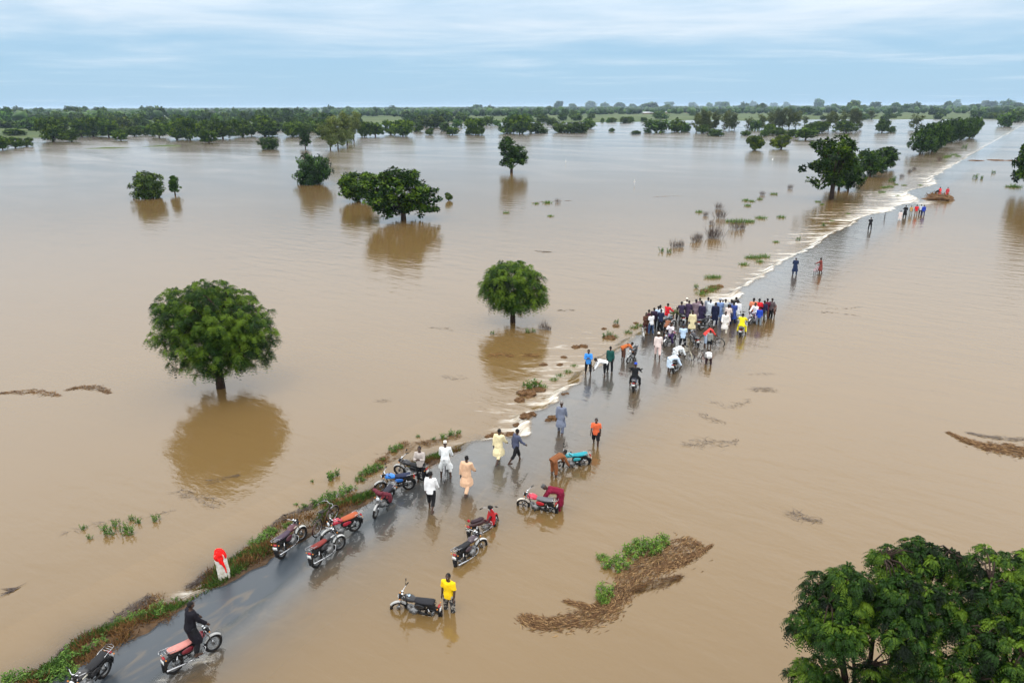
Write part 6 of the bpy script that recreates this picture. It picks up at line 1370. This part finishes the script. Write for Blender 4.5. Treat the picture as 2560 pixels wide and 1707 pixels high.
_, rc, rd = motorcycle(crp(1850, 650), crp(1960, 600), 'dark motorcycle under the sitter in white in the right-hand cluster', (.05, .02, .06), lean=0, group=GQ)
person(rc - rd * .1, math.degrees(math.atan2(-rd.x, rd.y)), 'sit', 'lshirt', (.76, .76, .8), 'trousers', (.5, .4, .5), 'sitter in a white shirt seen from the side in the right-hand cluster', 1.02, z=floor_z(rc) + .08, group=GC)

# ---- bicycles
mk('b_tyre', ring((0, 0, 0), .325, .019, 32, 8), M_RUB); mk('b_rim', ring((0, 0, 0), .302, .009, 32, 6, 1.3), M_CHR); mk('b_spoke', spokes((0, 0, 0), .02, .30, 28, .0022, .025), M_CHR); mk('b_hub', [cyl((0, 0, 0), Xv, .022, .09)], M_ALU)
BR, BF = (0, -.52, .345), (0, .56, .345)
mk('b_frame', [tube([(0, .36, .80), (0, -.20, .78)], [.015] * 2), tube([(0, .38, .70), (0, -.05, .30)], [.017] * 2), tube([(0, -.05, .30), (0, -.22, .86)], [.016] * 2), tube([(0, .34, .86), (0, .40, .66)], [.019] * 2)] + [tube([(s * .012, -.05, .30), (s * .06, -.52, .345)], [.010] * 2) for s in (-1, 1)] + [tube([(s * .012, -.19, .76), (s * .06, -.52, .345)], [.009] * 2) for s in (-1, 1)], M_PAINT)
mk('b_fork', [tube([(0, .40, .68), (s * .055, .43, .60), (s * .06, .50, .44), (s * .06, .56, .345)], [.014, .012, .011, .01]) for s in (-1, 1)] + [tube([(0, .40, .66), (0, .335, .93)], [.013] * 2)], M_PAINT)
mk('b_bar', [tube([(-.28, .12, .96), (-.26, .26, .97), (-.12, .36, .96), (0, .335, .93), (.12, .36, .96), (.26, .26, .97), (.28, .12, .96)], [.012] * 7, 7)], M_CHR)
mk('b_saddle', [loft([(Vector((0, y, z)), Xv, Zv, a, b) for y, z, a, b in ((-.04, .90, .015, .012), (-.12, .90, .025, .02), (-.24, .905, .085, .028), (-.32, .91, .10, .03), (-.34, .91, .06, .02))], 12), tube([(0, -.22, .84), (0, -.235, .9)], [.013] * 2)], M_VINYL)
mk('b_crank', [ring((.035, -.05, .30), .085, .008, 20, 5), tube([(.05, -.05, .30), (.06, .05, .18)], [.01] * 2), tube([(-.05, -.05, .30), (-.06, -.15, .42)], [.01] * 2), box((.11, .05, .175), (.09, .06, .02), .004), box((-.11, -.15, .425), (.09, .06, .02), .004)], M_STEEL)
mk('b_guard_r', arc_fender(BR, .362, 40, 195, .028, 14, .012), M_PAINT); mk('b_guard_f', arc_fender(BF, .362, 30, 160, .028, 12, .012), M_PAINT)
mk('b_rack', [tube([(s * .07, -.25, .74), (s * .07, -.78, .74)], [.007] * 2) for s in (-1, 1)] + [tube([(-.07, y, .74), (.07, y, .74)], [.006] * 2) for y in (-.35, -.5, -.65, -.78)] + [tube([(s * .07, -.68, .74), (s * .06, -.52, .345)], [.006] * 2) for s in (-1, 1)], M_STEEL)
def bicycle(front, rear, label, col=(.02, .02, .022), steer=0, lean=-5, saddle=(.02, .018, .016), rack=True, guards=True):
    a = pix(*front); b = pix(*rear); d_ = a - b; d_.z = 0; d_.normalize(); c = (a + b) / 2
    e = empty('bicycle', (c.x, c.y, floor_z(c)), math.atan2(-d_.x, d_.y)); e.rotation_euler[1] = rad(lean)
    q = Vector((0, .40, .66)); S = Matrix.Translation(q) @ Matrix.Rotation(rad(steer), 4, Vector((0, -.24, .97))) @ Matrix.Translation(-q)
    for cc, mm in ((BF, S), (BR, Matrix.Identity(4))):
        w_ = obj('wheel', MB['b_tyre'], e); w_.matrix_local = mm @ Matrix.Translation(Vector(cc)); obj('rim', MB['b_rim'], w_); obj('spokes', MB['b_spoke'], w_); obj('hub', MB['b_hub'], w_)
    def p(k_, nm, cl=None, fr=False):
        o_ = obj(nm, MB[k_], e)
        if fr: o_.matrix_local = S
        if cl: o_.color = (*cl, 1)
    p('b_frame', 'frame', col); p('b_fork', 'fork', col, True); p('b_bar', 'handlebar', None, True); p('b_saddle', 'saddle', saddle); p('b_crank', 'crankset')
    if guards: p('b_guard_r', 'mudguard', col); p('b_guard_f', 'mudguard', col, True)
    if rack: p('b_rack', 'carrier')
    tag(e, label, 'bicycle', 'bicycles on the flooded road')
    return e, c, d_
bicycle((828, 1303), (794, 1338), 'black bicycle leaning behind the motorcycles at the grassy bank', (.04, .015, .012), steer=-14, lean=6)
_, rc, rd = bicycle((1119, 1176), (1113, 1198), 'bicycle under the rider in white robe and cap, seen from behind', (.25, .25, .26), lean=0)
person(rc - rd * .18, math.degrees(math.atan2(-rd.x, rd.y)), 'astride', 'robe', (.74, .76, .76), 'rolled', (.70, .70, .68), 'rider in a white robe and white cap straddling a bicycle near the bank', 1.0, 'kufi', (.6, .57, .52), z=floor_z(rc))
bicycle(crp(290, 905), crp(275, 820), 'pale bicycle facing the camera at the left end of the crowd', (.5, .5, .48), lean=4)
bicycle(crp(770, 560), crp(680, 590), 'dark bicycle held by the red shirt in the crowd', lean=0, steer=10)
bicycle(crp(850, 1070), crp(990, 1175), 'cream bicycle with chrome mudguards at the front of the crowd', (.42, .38, .28), steer=16, lean=-8)
bicycle(crp(1010, 1170), crp(1165, 1200), 'brown bicycle beside the boy bending in the white top', (.12, .08, .06), lean=-6, steer=8)
bicycle(crp(1215, 930), crp(1380, 960), 'black bicycle whose rear wheel stands out right of the grey-shirted boy', lean=-8)
bicycle(crp(1850, 600), crp(1720, 610), 'bicycle with a pale frame before the sitter in white', (.4, .42, .5), lean=0)
bicycle((2034, 687), (2050, 680), 'pink-framed bicycle pushed by the person in the reddish-brown kaftan', (.5, .25, .3), lean=0)
bicycle((2210, 540), (2212, 553), 'bicycle standing alone on the far road left of the group of six', (.2, .2, .22), lean=4)
bicycle(crp(2060, 520), crp(2070, 600), 'bicycle behind the royal blue top in the right-hand cluster', (.35, .35, .33), lean=0)

# ---- white kilometre stone with a red cloth tied over it
M_STONE = ramp2('painted_stone', [(.3, (.16, .12, .07)), (.42, (.5, .45, .36)), (.6, (.70, .68, .62))], 7, .8, .5, 20)
M_REDC = pmat('red_cloth', (.72, .012, .01), .8, spec=.15, noise=.2, nscale=9, bump=.4)
P = bank_point(564, 1446); P.z -= .12
def stone_ring(z, w_, d_, r=.3):
    return [(-w_, -d_, z), (w_, -d_, z), (w_, d_, z), (-w_, d_, z)]
bmx = bmesh.new(); bmesh.ops.create_cube(bmx, size=1.0); bmesh.ops.subdivide_edges(bmx, edges=bmx.edges, cuts=7, use_grid_fill=True)
for v in bmx.verts:
    z = v.co.z + .5; w_ = .37 * (1 - .12 * z) * (1 if z < .8 else math.sqrt(max(1 - ((z - .8) / .2) ** 2, .12)))
    v.co = Vector((v.co.x * w_, v.co.y * .2, z * 1.22)); v.co += Vector((mnoise.noise(v.co * 5), mnoise.noise(v.co * 5 + Vector((9, 0, 0))), 0)) * .012
me = bpy.data.meshes.new('kilometre_stone'); bmx.to_mesh(me); bmx.free(); me.materials.append(M_STONE); me.polygons.foreach_set('use_smooth', np.ones(len(me.polygons), bool))
ks = obj('kilometre_stone', me); ks.location = P; ks.rotation_euler = (rad(-2), rad(-5), rad(8))
tag(ks, 'chipped white kilometre stone at the grassy road edge', 'milestone')
rcl = [loft([(Vector((.0, 0, z)), Xv, Yv, a, b) for z, a, b in ((.86, .17, .12), (.95, .20, .15), (1.08, .19, .15), (1.2, .15, .13), (1.27, .08, .07))], 16), rtube([(.05, -.12, 1.0), (.09, -.135, .8), (.12, -.13, .55), (.13, -.125, .42)], [.06, .045, .03, .02], 8), rtube([(-.05, -.12, 1.05), (.0, -.15, .93), (.02, -.15, .8)], [.06, .05, .03], 8), blob((.02, -.13, 1.1), (.09, .06, .08))]
rme = solid('red_cloth', rcl, .016, M_REDC, 3, .03, 8)
rc_ = obj('red_cloth', rme); rc_.matrix_world = ks.matrix_basis.copy(); rc_.location = ks.location; rc_.rotation_euler = ks.rotation_euler
tag(rc_, 'bright red cloth knotted over the top of the white kilometre stone', 'cloth')
# maroon cloth over the handlebar of the motorcycle facing the camera
mc = solid('handlebar_cloth', [rtube([(-.42, .26, .98), (-.2, .36, 1.05), (0, .46, 1.04), (.2, .36, 1.05), (.38, .27, 1.02)], [.07, .09, .1, .09, .06], 10), rtube([(-.40, .28, 1.0), (-.42, .27, .8), (-.42, .25, .68)], [.09, .1, .06], 10)], .018, pmat('maroon_cloth', (.10, .008, .018), .85, noise=.2, bump=.3), 3, .03, 4)
o = obj('handlebar_cloth', mc); bpy.context.view_layer.update(); o.matrix_world = eE.matrix_world.copy()
tag(o, 'dark maroon cloth draped over the handlebar of the motorcycle facing the camera', 'cloth')

# ---- far buildings and egrets
M_ROOF = pmat('zinc_roof', (.5, .52, .54), .4, metal=.3, noise=.15, nscale=.5); M_WALL = pmat('mud_wall', (.32, .23, .15), .9, noise=.2, nscale=.6)
def hut(x, y, wpx, label, rz=0.1):
    P_ = pix(x, y, .4); w_ = wpx * depth(P_) / FOC; e = empty('farm_building', P_, rz)
    mw = quad_tris('wall', *box((0, 0, 1.3), (w_, w_ * .5, 3.0)), mats=[M_WALL], smooth=False); obj('wall', mw, e)
    V = np.array([(-w_ * .55, -w_ * .32, 2.7), (w_ * .55, -w_ * .32, 2.7), (w_ * .55, w_ * .32, 2.7), (-w_ * .55, w_ * .32, 2.7), (-w_ * .5, 0, 4.3), (w_ * .5, 0, 4.3)])
    F = np.array([(0, 1, 5, 4), (2, 3, 4, 5), (0, 4, 3, 3), (1, 2, 5, 5), (0, 3, 2, 1)])
    obj('roof', quad_tris('roof', V, F, mats=[M_ROOF], smooth=False), e)
    obj('door', quad_tris('door', *box((w_ * .1, -w_ * .252, .95), (w_ * .12, .06, 2.0)), mats=[M_STEEL], smooth=False), e)
    tag(e, label, 'building')
hut(1622, 286, 30, 'long pale-roofed building among the far trees right of centre'); hut(1675, 284, 20, 'smaller pale-roofed building right of the long far one', .4); hut(1408, 278, 10, 'small building with a light wall among the far centre trees', -.2); hut(2548, 276, 14, 'tiny building at the far right edge of the horizon', .2); hut(1720, 284, 12, 'reddish hut at the left edge of the far right fields', .3)
M_EGR = pmat('white_feather', (.8, .8, .78), .7)
eg = solid('egret', [loft([(Vector((0, y, z)), Xv, Zv, a, b) for y, z, a, b in ((-.28, .36, .01, .01), (-.15, .40, .07, .06), (.02, .45, .09, .09), (.12, .50, .05, .06))], 10), rtube([(0, .1, .5), (0, .16, .62), (0, .12, .72), (0, .17, .8)], [.035, .025, .022, .028], 8), rtube([(0, .18, .8), (0, .27, .78)], [.014, .005], 6), rtube([(.03, 0, .4), (.03, .02, -.1)], [.01, .008], 5), rtube([(-.03, 0, .4), (-.03, -.02, -.1)], [.01, .008], 5)], .012, M_EGR, 2)
for (x, y, lb) in ((1414, 410, 'white egret on the open water right of the ragged two-headed tree'), (1931, 405, 'white egret below the two bright round trees'), (1586, 463, 'white egret by the distant scum line')):
    o = obj('egret', eg); o.location = surf(x, y); o.rotation_euler = (0, 0, random.uniform(0, 6)); o.scale = (1.5,) * 3; tag(o, lb, 'bird', 'egrets on the flood')
# ------------------------------------------------------------------ the air
hm, ht, ho = mat('haze_air')
pv = N(ht, 'ShaderNodeVolumePrincipled'); pv.inputs['Color'].default_value = (.62, .80, 1.0, 1); pv.inputs['Density'].default_value = 0.00008; pv.inputs['Anisotropy'].default_value = 0.1
Lk(ht, pv.outputs[0], ho.inputs['Volume'])
bmx = bmesh.new(); bmesh.ops.create_cube(bmx, size=1.0)
me = bpy.data.meshes.new('haze'); bmx.to_mesh(me); bmx.free(); me.materials.append(hm)
o = obj('haze', me); o.scale = (82000, 82000, 46); o.location = (0, 0, 46 / 2 - 3)
tag(o, kind='stuff')
